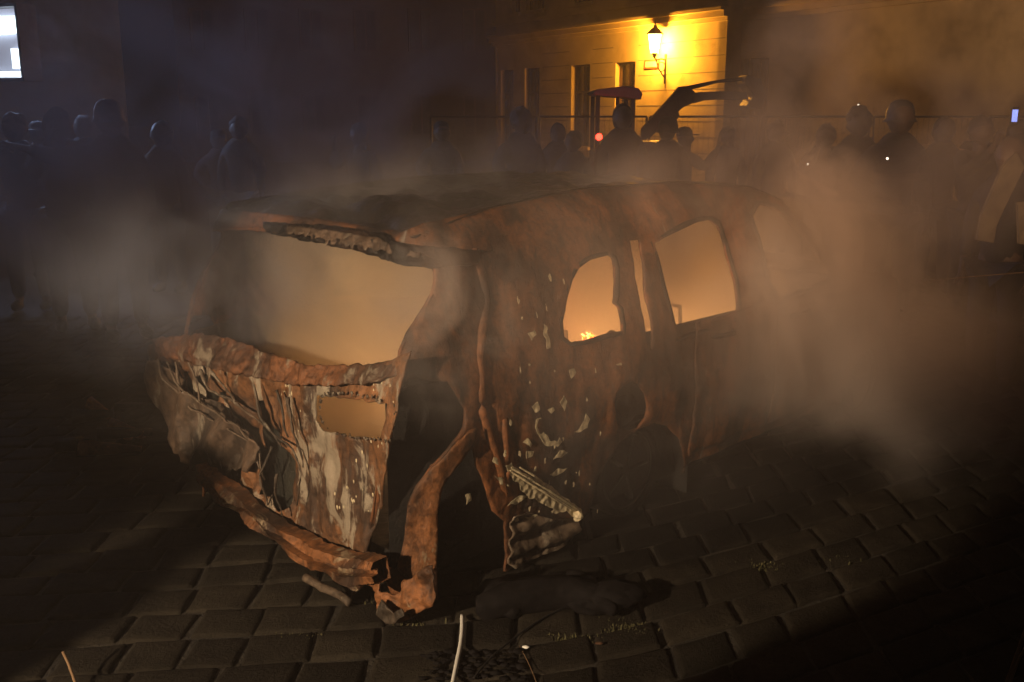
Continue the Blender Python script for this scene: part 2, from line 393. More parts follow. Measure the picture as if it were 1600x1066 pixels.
# outline of the whole skin
def arch(vc, r0, wc=.32):
    return [(sv(vc + r0 * math.cos(t)), max(.13, wc + r0 * math.sin(t))) for t in [math.radians(a) for a in range(-20, 201, 20)]]
bot_r = [PS(566, 893), PS(600, 905), PS(618, 940), PS(640, 965), PS(682, 957), PS(710, 962), PS(745, 950), PS(796, 918), PS(830, 903), PS(862, 878), PS(897, 835), PS(908, 806)]
bot_r = [(a, max(.02, b_)) for a, b_ in bot_r]
arch_rear = [(a, b_) for a, b_ in arch(1.44, .36, .10)][::-1]
arch_front = arch(3.75, .36, .12)[::-1]
bottom = [(-.2, .09)] + bot_r[1:] + [q for q in arch_rear if q[0] > bot_r[-1][0] + .02] + [(sv(1.8), .17), (sv(3.3), .17)] + arch_front + [(sv(4.2), .2), (sv(4.3), .3)]
top = [(sv(4.3), .72), (sv(4.0), .86), (sv(3.5), .95), (sv(3.32), .98), (sv(3.1), 1.18), (sv(2.85), 1.38), (sv(2.6), 1.47), (sv(2.0), 1.52), (sv(1.3), 1.52), (sv(.7), 1.48), (LA * .75, 1.44), (LA * .4, 1.42), (0, 1.42), (SM, 1.43)]
half = bottom + top
outline = half + [(2 * SM - a, b_) for a, b_ in half[::-1]][1:]
body = sheet(outline, [opening, Wq, Wslit, Wr, Wf, cav1, cav2, filler, mirror(Wq), mirror(Wr), mirror(Wf), mirror(cav1), mirror(cav2)], .022, skin(0, .012), .002)
bo = body.build('body', M['body'], car, True, solid=.012)

# folds and edges on the skin: pressed lines, door edges, arch lips
def skin_line(pts, r, off=.004, name='body_seam', m_=None, seg=6, parent=None, step=.03):
    P = resample(pts + [pts[-1]], step)[:-1]
    o_ = MB().tube([L(Q(a.x, a.y, off)) for a in P], r, seg, .2).build(name, m_ or M['body'], parent or car, True); return o_
P = resample(px((742, 390), (762, 470), (750, 560), (754, 640), (778, 720), (790, 770)), .03)[:-20]
MB().tube([L(Q(a.x, a.y, -.010)) for a in P], .022, 10, .05).build('pressed_ridge', M['body'], car, True)

# pressed frame round each side window (door frames standing slightly proud)
def frame(poly, wd_, off, name, m_, parent=car):
    cx = sum(a for a, _ in poly) / len(poly); cy = sum(b_ for _, b_ in poly) / len(poly)
    P = resample(poly, .03); mb_ = MB(); nn = len(P); V = []; Fc = []
    for q in P:
        d = Vector((q.x - cx, q.y - cy)); d.normalize()
        for e, o_ in ((.0, -.012), (.0, off), (wd_, off), (wd_, -.004)):
            V.append(L(Q(q.x + d.x * e, q.y + d.y * e, o_)))
    for i in range(nn):
        j = (i + 1) % nn
        for k in range(3): Fc.append((i * 4 + k, j * 4 + k, j * 4 + k + 1, i * 4 + k + 1))
    mb_.add(V, Fc); return mb_.build(name, m_, parent, True)
frame(Wq, .018, .006, 'window_frame', M['soot'])
frame(Wr, .022, .008, 'window_frame', M['soot'])
frame(Wf, .022, .008, 'window_frame', M['soot'])
frame(ro_r + [(2 * SM - a, b_) for a, b_ in ro_r[::-1]], .02, .004, 'tailgate_frame', M['body'])
# paint and shape of the two right-hand doors as raised skins
def door(v0, v1, name, holes):
    o_ = [(sv(v0), .22), (sv(v0 + .02), .88), (sv(v1), .90), (sv(v1 - .01), .22)]
    d_ = sheet(o_, holes, .03, skin(.010, .016)).build(name, M['body'], car, True, solid=.006)
    h_ = MB().tube([L(Q(sv(v0 + .12), .80, .03)), L(Q(sv(v0 + .17), .80, .05)), L(Q(sv(v0 + .28), .80, .05)), L(Q(sv(v0 + .32), .80, .02))], .012, 6).build('handle', M['soot'], d_, True)
    return d_
door(1.80, 2.50, 'rear_door', []); door(2.54, 3.28, 'front_door', [])
fl = MB().tube([L(Q(*PS(985, 635), -.09)), L(Q(*PS(985, 635), -.012))], [.02, .055], 16).build('fuel_filler', M['soot'], car, True)
fr_ = sheet([(a, b_) for a, b_ in filler], [], .03, lambda s, w: L(Q(s, w, -.06))).build('filler_recess', M['soot'], car, True)

# rear openings are backed by the charred inner structure, with the plate opening cut through
plate = pr([(500, 617), (540, 620), (610, 630), (612, 655), (606, 684), (560, 680), (512, 672), (500, 655)], .05)
plate_in = pr([(486, 606), (540, 606), (626, 618), (628, 655), (622, 698), (560, 694), (496, 684), (486, 655)], .10)
sheet([(.36, .16), (.36, .93), (W - .04, .88), (W - .04, .16)], [plate_in], .05, lambda u, w: L((u, .10 + crump(u, 0, w, .02), min(w, .8 + max(0, w - .8) * .3)))).build('inner_panel', M['char'], car, True, solid=.004)
mb = MB()
for k in (0, 1):
    Sx = (lambda u: u) if k == 0 else (lambda u: W - u)
    V = []
    for u, v in ((.20, .10), (.14, .26), (.12, .5), (.12, 1.0), (.12, 3.3)): V += [L((Sx(u), v, .10)), L((Sx(u), v, .86))]
    mb.add(V, [(0, 1, 3, 2), (2, 3, 5, 4), (4, 5, 7, 6), (6, 7, 9, 8)])
mb.build('inner_side_panel', M['soot'], car, solid=.004)
MB().box((-W + .14, .12, .16), (-.14, 3.6, .20)).build('floor_pan', M['soot'], car)
MB().box((-W + .15, 3.35, .20), (-.15, 3.40, .92)).build('firewall', M['soot'], car)
# wheel housings
for vc in (1.44, 3.75):
    for u0 in (.13, W - .13):
        mb = MB(); P = [(math.cos(math.radians(a)) * .40, math.sin(math.radians(a)) * .40) for a in range(-10, 191, 20)]
        ui = u0 + (.26 if u0 < 1 else -.26)
        V = []; 
        for x, z in P: V += [L((u0 - (.09 if u0 < 1 else -.09), vc + x, .08 + z)), L((ui, vc + x, .08 + z))]
        mb.add(V, [(2 * i, 2 * i + 1, 2 * i + 3, 2 * i + 2) for i in range(len(P) - 1)] + [tuple(2 * i + 1 for i in range(len(P)))])
        mb.build('wheel_housing', M['soot'], car, True)
# wheels: bare scorched rims sunk on burnt tyres
for vc in (1.44, 3.75):
    for u0, sg in ((.12, 1), (W - .12, -1)):
        ty = MB().lathe([(.19, -.09), (.215, -.10), (.225, -.06), (.22, 0), (.225, .06), (.215, .10), (.19, .09)], L((u0 + sg * .07, vc, .215)), 'x', 28).build('wheel', M['soot'], car, True)
        rim = MB().lathe([(.19, -.08), (.19, .08), (.17, .085 * sg), (.16, .03 * sg), (.05, .06 * sg), (.0, .065 * sg)], L((u0 + sg * .07, vc, .215)), 'x', 28)
        for k in range(5):
            t = k * 2 * math.pi / 5; c0_ = L((u0 + sg * .01, vc, .215)); rim.tube([(c0_.x, c0_.y + .03 * math.cos(t), c0_.z + .03 * math.sin(t)), (c0_.x, c0_.y + .19 * math.cos(t), c0_.z + .19 * math.sin(t))], .02, 6)
        rim.build('rim', M['dark'], ty, True)

# roof: buckled sheet
def roof_fn(a, b_):
    # a 0..1 across, b_ 0..1 along (rear -> front)
    vv = .26 + b_ * 2.6
    wt = lerp([(.26, 1.42), (.7, 1.48), (1.3, 1.52), (2.0, 1.52), (2.6, 1.47), (2.86, 1.38)], vv)
    ins = lerp(IS, wt); u = ins + a * (W - 2 * ins)
    e = 1 - (2 * a - 1) ** 4
    z = wt + .022 * e * min(1, b_ * 6 + .2) * min(1, (1 - b_) * 5 + .1)
    z += e * (.045 * noise.fractal(Vector((u * 2.0, vv * 4.5, 3)), .45, 2, 3) + .018 * math.sin(vv * 17 + 3 * noise.noise(Vector((u * 2, vv, 0)))) * max(0, 1 - abs(b_ - .3) * 1.7))
    z -= e * .05 * math.sin(math.pi * b_)
    if b_ < .12: z -= (.12 - b_) * .15
    return L((u, vv, z))
nx, ny = 70, 130
mb = MB(); mb.add([roof_fn(i / nx, j / ny) for j in range(ny + 1) for i in range(nx + 1)], [(j * (nx + 1) + i, j * (nx + 1) + i + 1, (j + 1) * (nx + 1) + i + 1, (j + 1) * (nx + 1) + i) for j in range(ny) for i in range(nx)])
mb.build('roof', M['roof'], car, True, solid=.006)
# hood, windscreen frame, nose
mb = MB(); V = []
for j in range(13):
    vv = 3.36 + j * .078; zz = .98 - .02 * j - .0018 * j * j * .6
    for i in range(13):
        t = i / 12; u = .08 + t * (W - .16); V.append(L((u, vv, zz + .05 * (1 - (2 * t - 1) ** 2) + .02 * noise.noise(Vector((u * 4, vv * 4, 2))))))
mb.add(V, [(j * 13 + i, j * 13 + i + 1, (j + 1) * 13 + i + 1, (j + 1) * 13 + i) for j in range(12) for i in range(12)]); mb.build('hood', M['roof'], car, True, solid=.006)
MB().prism([(4.22, .12), (4.30, .14), (4.34, .40), (4.32, .66), (4.24, .74), (4.18, .40)], .16, W - .16, lambda y, z, d: L((d, y, z))).build('front_bumper', M['soot'], car, bevel=.02)

# rear spoiler lip with melted drips over the window
lipo = px((430, 345), (530, 352), (600, 362), (690, 385), (760, 392), (735, 410), (688, 416), (640, 412), (600, 404), (530, 383), (430, 362))
lipo = [(a, min(b_, 1.44)) for a, b_ in lipo]
sheet(lipo, [], .018, skin(.028, .03), .006).build('spoiler_lip', M['roof'], car, True, solid=.008)
rf = random.Random(12)
up = [(462, 350), (540, 360), (600, 370), (652, 392), (672, 402)]; lo_ = []
x_ = 662
while x_ > 466:
    w1 = rf.uniform(3, 9); y_ = 356 + (x_ - 450) * .20; dl = rf.choice([1, 2, 4, 6, 9]) * rf.uniform(.7, 1.2) * (.5 + .5 * math.sin((x_ - 450) / 215 * math.pi))
    lo_ += [(x_, y_ + 2), (x_ - w1 * .3, y_ + dl), (x_ - w1 * .7, y_ + dl * .9)]; x_ -= w1
lip2 = [(a, min(b_, 1.44)) for a, b_ in px(*(up + lo_))]
sheet(lip2, [], .012, lambda s, w: L(Q(s, w, .042 + .006 * noise.noise(Vector((s * 35, w * 9, 0))) + crump(s, w, 0, .02))), .002).build('melted_trim', M['torn'], car, True, solid=.006)

# ---- tailgate: crumpled lower panel
tg = [(240, 540), (262, 528), (300, 533), (350, 540), (400, 558), (460, 576), (520, 580), (565, 578), (600, 566), (626, 552), (624, 600), (612, 690), (592, 790), (572, 878), (556, 894), (500, 868), (430, 822), (384, 780), (372, 752), (392, 706), (350, 665), (300, 640), (258, 612), (236, 575)]
holes_px = [
    [(262, 575), (276, 572), (281, 596), (279, 618), (268, 604)],
    [(284, 578), (294, 580), (292, 606), (300, 632), (290, 628), (281, 604)],
    [(303, 590), (312, 586), (322, 604), (338, 620), (336, 640), (326, 650), (316, 640), (312, 612)],
    [(336, 612), (362, 622), (376, 646), (392, 668), (410, 684), (424, 706), (416, 722), (402, 700), (380, 676), (352, 650)],
    [(398, 630), (410, 626), (424, 660), (440, 684), (452, 700), (462, 720), (463, 742), (456, 764), (448, 796), (438, 800), (430, 776), (412, 770), (414, 730), (420, 700), (412, 672)],
    [(434, 640), (442, 660), (448, 690), (442, 694), (436, 672)],
]
TV = .03
def tail_fn(amp):
    def fn(u, w):
        am = amp * (.45 if u < .75 else 1.0)
        vv = TV + am * noise.fractal(Vector((u * 3.6, w * 2.6, 4)), .5, 2.1, 3) + .012 * math.sin(u * 26 + 4 * noise.noise(Vector((u * 3, w * 3, 0)))) * max(0, min(1, (u - .75) * 3))
        vv += .012 * noise.noise(Vector((u * 22, w * 7, 0)))
        if w > .8: vv += (w - .8) * .25
        return L((u, vv, w))
    return fn
tailgate = sheet(pr(tg, TV), [plate] + [pr(h_, TV) for h_ in holes_px], .016, tail_fn(.05), .006).build('tailgate', M['tail'], car, True, solid=.006)
# rusty top ledge (folded edge under the rear window)
def strip(pts, r, name, m_, v, seg=8, jit=.12, parent=car, flat=1.0):
    P = [Vector((*q, 0)) for q in pr(pts, v)]
    pts3 = []
    for a, b_ in zip(P, P[1:]):
        k = max(1, int((b_ - a).length / .035))
        for j in range(k): pts3.append(a + (b_ - a) * j / k)
    pts3.append(P[-1])
    return MB().tube([L((q.x, v + .012 * noise.noise(Vector((q.x * 9, q.y * 9, 0))), q.y)) for q in pts3], r, seg, jit).build(name, m_, parent, True)
ledge = sheet(pr([(240, 530), (300, 524), (350, 533), (400, 552), (460, 572), (520, 577), (565, 575), (596, 568), (604, 592), (560, 604), (500, 604), (450, 600), (400, 588), (350, 578), (300, 566), (250, 556)], -.01), [], .010,
              lambda u, w: L((u, -.015 + .02 * noise.fractal(Vector((u * 6, w * 6, 9)), .5, 2, 4) + (w - .8) * .5 * (w > .8), w)), .010).build('tailgate_edge', M['ledge'], tailgate, True, solid=.01)
# flaky metal lip round the plate opening
P = [(504, 616), (540, 616), (575, 622), (612, 629), (616, 655), (610, 688), (560, 686), (512, 676), (498, 655), (497, 630)]
P = pr(P, .0); P3 = resample(P, .012)
mb = MB()
for i in range(len(P3)):
    a = P3[i]; r_ = random.uniform(.002, .009)
    if random.random() < .45: continue
    mb.ball(L((a.x + random.uniform(-.006, .006), -.0 + random.uniform(0, .012), a.y + random.uniform(-.006, .006))), r_, 1, (1, .5, 1), .6, i)
mb.build('plate_surround', M['grey'], tailgate, True)
# hanging torn sheet on the left
torn = [(218, 572), (232, 562), (246, 575), (268, 604), (300, 628), (345, 656), (380, 686), (396, 702), (392, 722), (384, 738), (362, 736), (340, 742), (318, 748), (285, 728), (258, 708), (250, 690), (238, 645), (224, 600)]
sheet(pr(torn, -.05), [], .016, lambda u, w: L((u, -.05 + .10 * abs(noise.noise(Vector((u * 3.2 + w * 2, w * 2.2, 2)))) + .05 * abs(noise.noise(Vector((u * 9 + w * 6, w * 4, 8)))) + .012 * noise.noise(Vector((u * 26, w * 9, 1))), w)), .012).build('torn_sheet', M['torn'], car, True, solid=.006)
# melted aluminium runs hanging in front of the hollows
mb = MB(); mb2 = MB()
runs = [((250, 560), (258, 590), (300, 640), (352, 668), (396, 700), (408, 740)), ((262, 565), (290, 612), (330, 640), (372, 668), (402, 706), (414, 760)), ((312, 578), (330, 610), (360, 622), (392, 650), (424, 676), (458, 704), (470, 740), (462, 800)),
        ((296, 566), (304, 600), (316, 640)), ((272, 566), (283, 600), (286, 626)), ((330, 580), (352, 612), (374, 630)), ((398, 600), (412, 650), (430, 690), (440, 700)), ((432, 610), (446, 650), (452, 690)), ((452, 620), (458, 650), (466, 690), (468, 740)),
        ((418, 700), (412, 740), (416, 790), (428, 770)), ((436, 740), (434, 780), (440, 812))]
for i, q in enumerate(runs):
    P = [Vector((*a, 0)) for a in pr(q, -.02)]; pts3 = []
    for a, b_ in zip(P, P[1:]):
        for j in range(6): pts3.append(a + (b_ - a) * j / 6)
    pts3 = [L((a.x + .006 * noise.noise(a * 20), -.02 + .03 * noise.noise(a * 7 + Vector((i, 0, 0))), a.y)) for a in pts3]
    rr = [(.005 + .008 * abs(noise.noise(Vector((k * .4, i * 3.1, 0))))) * (1 - .5 * k / len(pts3)) for k in range(len(pts3))]
    (mb if i % 2 else mb2).tube(pts3, rr, 7, .2)
mb.build('melted_run', M['grey'], tailgate, True); mb2.build('melted_run', M['grey'], tailgate, True)

# bumper beam and corner bracket
bb = [(322, 748), (350, 776), (390, 806), (440, 846), (500, 884), (560, 905), (600, 908)]
P = [Vector((*q, 0)) for q in pr(bb, -.03)]
mb = MB(); V = []; K = []
for a, b_ in zip(P, P[1:]):
    for j in range(12): K.append(a + (b_ - a) * j / 12)
K.append(P[-1]); prof = [(-.055, -.03), (-.058, .01), (-.05, .045), (-.012, .048), (-.008, .018), (.018, .018), (.022, .05), (.055, .045), (.06, -.02)]
for i, q in enumerate(K):
    for dz_, dv in prof: V.append(L((q.x, -.03 - dv + .03 * noise.noise(Vector((q.x * 6, dz_ * 20, 1))) + .008 * noise.noise(Vector((q.x * 40, dz_ * 60, 1))), q.y + dz_ * .8 + .04 + .022 * noise.noise(Vector((q.x * 5, 3, dz_ * 9))) + .006 * noise.noise(Vector((q.x * 45, 3, dz_ * 40))))))
np_ = len(prof); mb.add(V, [(i * np_ + k, i * np_ + (k + 1) % np_, (i + 1) * np_ + (k + 1) % np_, (i + 1) * np_ + k) for i in range(len(K) - 1) for k in range(np_)] + [tuple(range(np_))])
mb.build('bumper_beam', M['rust'], car, False, bevel=0)
strip([(478, 902), (505, 918), (530, 930), (548, 942)], .016, 'hanging_strip', M['grey'], -.10)
brk = [(566, 882), (590, 902), (612, 918), (636, 905), (654, 890), (662, 888), (664, 952), (645, 962), (628, 972), (608, 974), (596, 955), (590, 925), (572, 912), (556, 925), (552, 948), (540, 940), (548, 905)]
brkh = [(592, 905), (622, 915), (612, 932), (598, 925)]
sheet(pr(brk, -.02), [pr(brkh, -.02)], .012, lambda u, w: L((u, -.02 + .03 * noise.fractal(Vector((u * 8, w * 8, 5)), .5, 2, 4) + .2 * max(0, .12 - u) , max(.004, w))), .008).build('corner_bracket', M['rust'], car, True, solid=.008)
sheet(pr([(596, 938), (606, 944), (616, 958), (630, 950), (634, 962), (618, 974), (604, 974), (594, 958)], -.05), [], .012, lambda u, w: L((u, -.055 + .02 * noise.noise(Vector((u * 20, w * 20, 0))), max(.006, w))), .004).build('ash_crust', M['grey'], car, True, solid=.006)
# bright rusty strut between the two lamp cavities
st_ = px((742, 668), (728, 672), (702, 696), (671, 733), (649, 762), (636, 791), (634, 832), (622, 886), (640, 905), (680, 884), (682, 849), (684, 791), (692, 758), (713, 725), (737, 690))
sheet(st_, [], .014, skin(.014, .014), .003).build('lamp_strut', M['rust'], car, True, solid=.008)
lx = px((622, 548), (618, 600), (604, 690), (585, 790), (566, 872), (582, 876), (597, 800), (612, 700), (626, 610), (640, 570))
# inner tub behind the lamp cavities with a bent shard
sh = px((712, 858), (755, 840), (750, 856), (722, 868)); sheet(sh, [], .02, lambda s, w: L(Q(s, w, -.08))).build('lamp_shard', M['char'], car, True, solid=.006)
inner = sheet([(.06, .05), (.10, .90), (.3, .96), (sv(.8), .96), (sv(.8), .05)], [], .05, lambda s, w: L(Q(s, w, -.16 + crump(s, w, 0, .02)))).build('lamp_housing', M['soot'], car, True, solid=.004)
# scuffed grey bumper-corner plate under the quarter panel
sc2 = px((796, 806), (828, 802), (872, 812), (900, 808), (893, 838), (862, 878), (832, 900), (800, 913), (793, 880), (794, 840))
sheet([(a, max(.03, b_)) for a, b_ in sc2], [], .014, lambda s, w: L(Q(s, w, .016 + .012 * math.sin(w * 75 + 2 * noise.noise(Vector((s * 6, w * 6, 0)))) + crump(s, w, 0, .02)))).build('bumper_corner', M['grey'], car, True, solid=.006)

# peeling cream paint: curled flakes standing off the skin
def flake(mb_, poly, off=.010, res=.008):
    q = sheet(poly, [], res, lambda s, w: L(Q(s, w, off + .005 * noise.noise(Vector((s * 40, w * 40, 3))))), .012); mb_.add(q.v, q.f)
mb = MB()
big = [[(836, 655), (843, 652), (846, 672), (856, 686), (868, 690), (872, 682), (876, 690), (868, 698), (852, 696), (840, 684), (834, 668)],
       [(914, 646), (919, 654), (914, 668), (896, 674), (906, 664), (911, 656)],
       [(786, 728), (796, 724), (812, 736), (838, 748), (862, 762), (884, 780), (906, 796), (910, 808), (896, 808), (884, 798), (868, 800), (850, 786), (832, 782), (812, 764), (800, 748)],
       [(822, 776), (814, 782), (790, 790), (796, 782), (812, 774)],
       [(818, 808), (834, 804), (846, 814), (842, 824), (828, 818)], [(800, 806), (808, 804), (808, 812), (801, 814)],
       [(856, 740), (870, 732), (884, 732), (878, 738), (862, 744)], [(828, 634), (838, 630), (842, 640), (834, 644)],
       [(724, 774), (732, 770), (733, 780), (727, 786)], [(822, 520), (832, 514), (836, 522), (828, 532)], [(846, 505), (852, 510), (858, 540), (852, 542), (848, 525)],
       [(854, 640), (862, 636), (864, 644), (858, 648)], [(770, 714), (776, 716), (775, 724), (769, 722)], [(820, 704), (832, 706), (828, 714), (820, 716)], [(885, 578), (896, 574), (898, 582), (890, 590)], [(960, 570), (974, 566), (970, 574)],
       [(814, 690), (822, 686), (830, 692), (826, 698)], [(862, 715), (872, 706), (880, 700), (884, 706), (872, 716)], [(770, 742), (784, 748), (792, 760), (780, 756)], [(872, 626), (878, 618), (884, 628), (878, 640)]]
for q in big: flake(mb, px(*q))
rf = random.Random(4)
for i in range(46):
    t = rf.random()
    if t < .14: y_ = rf.uniform(430, 600); x_ = rf.gauss(840 + 10 * math.sin(y_ * .05), 12)
    elif t < .85: x_, y_ = rf.gauss(850, 36), rf.gauss(755, 40)
    else: x_, y_ = rf.uniform(770, 990), rf.uniform(400, 720)
    if not (745 < x_ < 990) or y_ > 815: continue
    s_, w_ = PS(x_, y_)
    if any(inside((s_, w_), h_) for h_ in (Wq, filler, cav2)) or w_ < .1: continue
    a = rf.uniform(.002, .008); b_ = rf.uniform(.003, .016) * (1.3 if t < .25 else 1); t0 = rf.random() * 6; nn = 7
    pl = []
    for k in range(nn):
        t = 2 * math.pi * k / nn; r_ = rf.uniform(.5, 1.2); pl.append((s_ + math.cos(t) * a * r_, w_ + math.sin(t) * b_ * r_))
    V = [L(Q(x, y, .008 + rf.uniform(0, .003))) for x, y in pl]; mb.add(V, [tuple(range(nn))])
# raised splintered ridge on the big flake
for k in range(13):
    x_, y_ = 790 + rf.random() * 20, 728 + rf.random() * 14; e = .2 + .8 * rf.random(); x2, y2 = x_ + 105 * e, y_ + 66 * e
    a, b_ = PS(x_, y_), PS(x2, y2); mb.tube([L(Q(*a, .014)), L(Q((a[0] + b_[0]) / 2, (a[1] + b_[1]) / 2, .03)), L(Q(*b_, .02))], [.003, .005, .003], 5, .3)
a = PS(895, 803); mb.ball(L(Q(*a, .03)), .022, 2, jit=.6)
mb.build('peeling_paint', M['flake'], car, False, solid=.0015)
# white blistered marks on the tailgate and roof
mb = MB()
for i in range(50):
    c_ = rf.choice([(560, 745, 12, 20), (600, 640, 30, 10), (450, 610, 10, 6), (590, 600, 26, 8), (545, 780, 8, 12), (570, 830, 6, 30), (470, 655, 18, 12), (600, 690, 18, 8)])
    x_, y_ = rf.gauss(c_[0], c_[2]), rf.gauss(c_[1], c_[3])
    if x_ > 612: continue
    u_, w_ = PR(x_, y_, TV)
    if inside((u_, w_), plate): continue
    p0 = tail_fn(.05)(u_, w_); mb.ball((p0.x, p0.y - .006, p0.z), rf.uniform(.002, .006), 1, (1, .35, 1.9), .6, i)
mb.build('blister', M['flake'], tailgate, True)
# seats, pillar trim and beam inside
for v_, u_ in ((2.35, .45), (2.35, W - .45), (1.45, .45), (1.45, W - .45)):
    se = MB(); f_ = lambda x, y, z: L((u_ + x, v_ + y, z))
    se.tube([f_(-.2, -.02, .30), f_(-.21, -.10, .55), f_(-.16, -.14, .74), f_(.16, -.14, .74), f_(.21, -.10, .55), f_(.2, -.02, .30)], .02, 6)
    for z in (.40, .5, .6, .70): se.tube([f_(-.2, -.02 - (z - .35) * .2, z), f_(.2, -.02 - (z - .35) * .2, z)], .008, 5)
    se.tube([f_(-.2, 0, .36), f_(-.2, .45, .4), f_(.2, .45, .4), f_(.2, 0, .36)], .02, 6)
    se.tube([f_(-.07, -.14, .74), f_(-.07, -.15, .86), f_(.07, -.15, .86), f_(.07, -.14, .74)], .012, 6)
    se.build('seat_frame', M['soot'], car, True)

# ================================================================== FIRE inside the cabin, seen through the rear side window
def car_w(u, v, w): return car.matrix_world @ L((u, v, w))
M['flame'] = emis('flame', (1.0, .20, .03), 2.2)
M['flame2'] = emis('flame_core', (1.0, .42, .12), 4)
sF, wF = PS(920, 524)
fu, fv = .30, R + sF - LA + .14
def inray(px_, py_, u_):
    o_, d_ = local_ray(px_, py_); t_ = (u_ - o_[0]) / d_[0]; return tuple(o_[i] + d_[i] * t_ for i in range(3))
MB().ball(L(inray(956, 530, .30)), .042, 3, (1.2, .9, .9), .4, 3).tube([L(inray(956, 534, .30)), L(inray(962, 560, .30))], .012, 6).build('melted_headrest', M['soot'], car, True)
fire = empty('flames', car_w(*inray(918, 526, .20)), label='small orange flames licking up inside the rear side window', cat='fire')
rf = random.Random(9)
for k in range(9):
    x_ = rf.uniform(-.03, .03); y_ = rf.uniform(-.03, .03); h_ = rf.uniform(.005, .026)
    MB().tube([(x_, y_, -.03), (x_ + .006, y_, h_ * .4), (x_ - .004, y_, h_ * .75), (x_ + .003, y_, h_)], [.005, .007, .004, .001], 7, .3).build('flame', M['flame' if k % 2 else 'flame2'], fire, True)
lamp('flame_light', 'POINT', car_w(*inray(918, 518, .17)), 1.2, (1.0, .32, .06), shadow_soft_size=.03)
lu = (1.0, .56, .24)
for v_, e_ in ((.85, 15), (1.6, 28), (2.4, 38), (3.0, 20)):
    for u_ in (.55, 1.3): lamp('fire_glow', 'POINT', car_w(u_, v_, .62), e_, lu, shadow_soft_size=.25)

# ================================================================== THINGS ON THE GROUND
# charred bumper lump by the wheel
lump = MB()
pts = [(752, 950), (790, 938), (840, 930), (890, 926), (935, 935), (960, 955)]
P = [gp(a, b_, .05) for a, b_ in pts]
lump.tube([P[0] + Vector((-.02, 0, 0))] + P, [.02, .05, .065, .07, .065, .05, .02], 14, .12)
for i in range(16):
    q = P[rf.randrange(len(P))]; lump.ball((q.x + rf.uniform(-.06, .06), q.y + rf.uniform(-.02, .12), rf.uniform(.02, .08)), rf.uniform(.025, .07), 2, (1.4, 1, .7), .6, i)
tag(lump.build('melted_bumper', M['lump'], None, True), 'charred black melted bumper lump lying under the rear wheel arch', 'debris')
l2 = MB()
for i in range(90): 
    q = gp(rf.uniform(660, 820), rf.uniform(1020, 1066), .0); l2.ball((q.x, q.y, .01), rf.uniform(.004, .016), 1, (1.5, 1, .45), .9, i)
tag(l2.build('charred_debris', M['lump'], None, True), 'scatter of black wet cinders on the stones beside the white cable', 'debris', kind='stuff')
def gtube(pts, r, name, m_, label, cat, z=.02, group=None):
    P = [gp(a, b_, z if len(q) < 3 else q[2]) for q in pts for a, b_ in (q[:2],)]
    K = []
    for i in range(len(P) - 1):
        p0, p1, p2, p3 = P[max(i - 1, 0)], P[i], P[i + 1], P[min(i + 2, len(P) - 1)]
        for j in range(6):
            t = j / 6; K.append(.5 * ((2 * p1) + (p2 - p0) * t + (2 * p0 - 5 * p1 + 4 * p2 - p3) * t * t + (3 * p1 - p0 - 3 * p2 + p3) * t ** 3))
    K.append(P[-1]); return tag(MB().tube(K, r, 8, .05).build(name, m_, None, True), label, cat, group)
gtube([(722, 962), (722, 985), (719, 1010), (713, 1040), (704, 1085)], .008, 'cable', M['cable'], 'thin white cable trailing from under the wreck to the lower edge', 'cable', .018)
gtube([(905, 940), (850, 965), (800, 1000), (765, 1030), (740, 1060)], .004, 'wire', M['soot'], 'thin black wire running from the melted bumper over the stones', 'wire', .012)
gtube([(812, 1010), (825, 1035), (838, 1066), (842, 1085)], .0012, 'straw', M['stick'], 'very thin pale straw lying on a paving stone', 'straw', .012)
gtube([(98, 1018, .10), (108, 1040, .06), (122, 1080, .02)], .005, 'stick', M['stick'], 'short dry stick at the lower left corner', 'stick')
gtube([(1606, 975, .62), (1590, 1020, .5), (1568, 1080, .34)], .005, 'stick', M['stick'], 'longer of two dry stalks crossing the lower right corner', 'stick', group='dry stalks')
gtube([(1603, 1010, .55), (1590, 1035, .47), (1574, 1080, .36)], .0035, 'stick', M['stick'], 'shorter of two dry stalks at the lower right corner', 'stick', group='dry stalks')
gtube([(1440, 442, .9), (1500, 434, .92), (1610, 425, .95)], .003, 'rope', M['stick'], 'thin light rope strung across the dark right edge', 'rope')
o = bpy.data.objects['rope']
# chips of debris
rf = random.Random(2)
for (x_, y_, c_, lb) in ((822, 1012, 'cable', 'white crumb on the joint between two stones'), (936, 1006, 'rust', 'orange rust chip lying in the stone joint'), (1548, 520, 'cable', 'pale paper scrap near the right edge')):
    q = gp(x_, y_, .01); tag(MB().ball((q.x, q.y, .012), .010, 2, (1.4, .8, .5), .5, x_).build('chip', M[c_ if c_ != 'rust' else 'rust'], None, True), lb, 'chip')
# blackened engine-like remains on the left, barely seen in the dark
lf = empty('scorched_debris', gp(150, 700), label='rusty scorched scrap heap in the dark left of the wreck', cat='debris')
for k in range(7):
    a = Vector((rf.uniform(-.18, .18), rf.uniform(-.12, .12), rf.uniform(.03, .2))); MB().tube([a, a + Vector((rf.uniform(-.16, .16), rf.uniform(-.1, .1), rf.uniform(-.03, .06))), a + Vector((rf.uniform(-.25, .25), rf.uniform(-.1, .1), rf.uniform(-.05, .05)))], [.03, .04, .02], 8, .3).build('scrap_piece', M['soot' if k % 3 else 'rust'], lf, True)
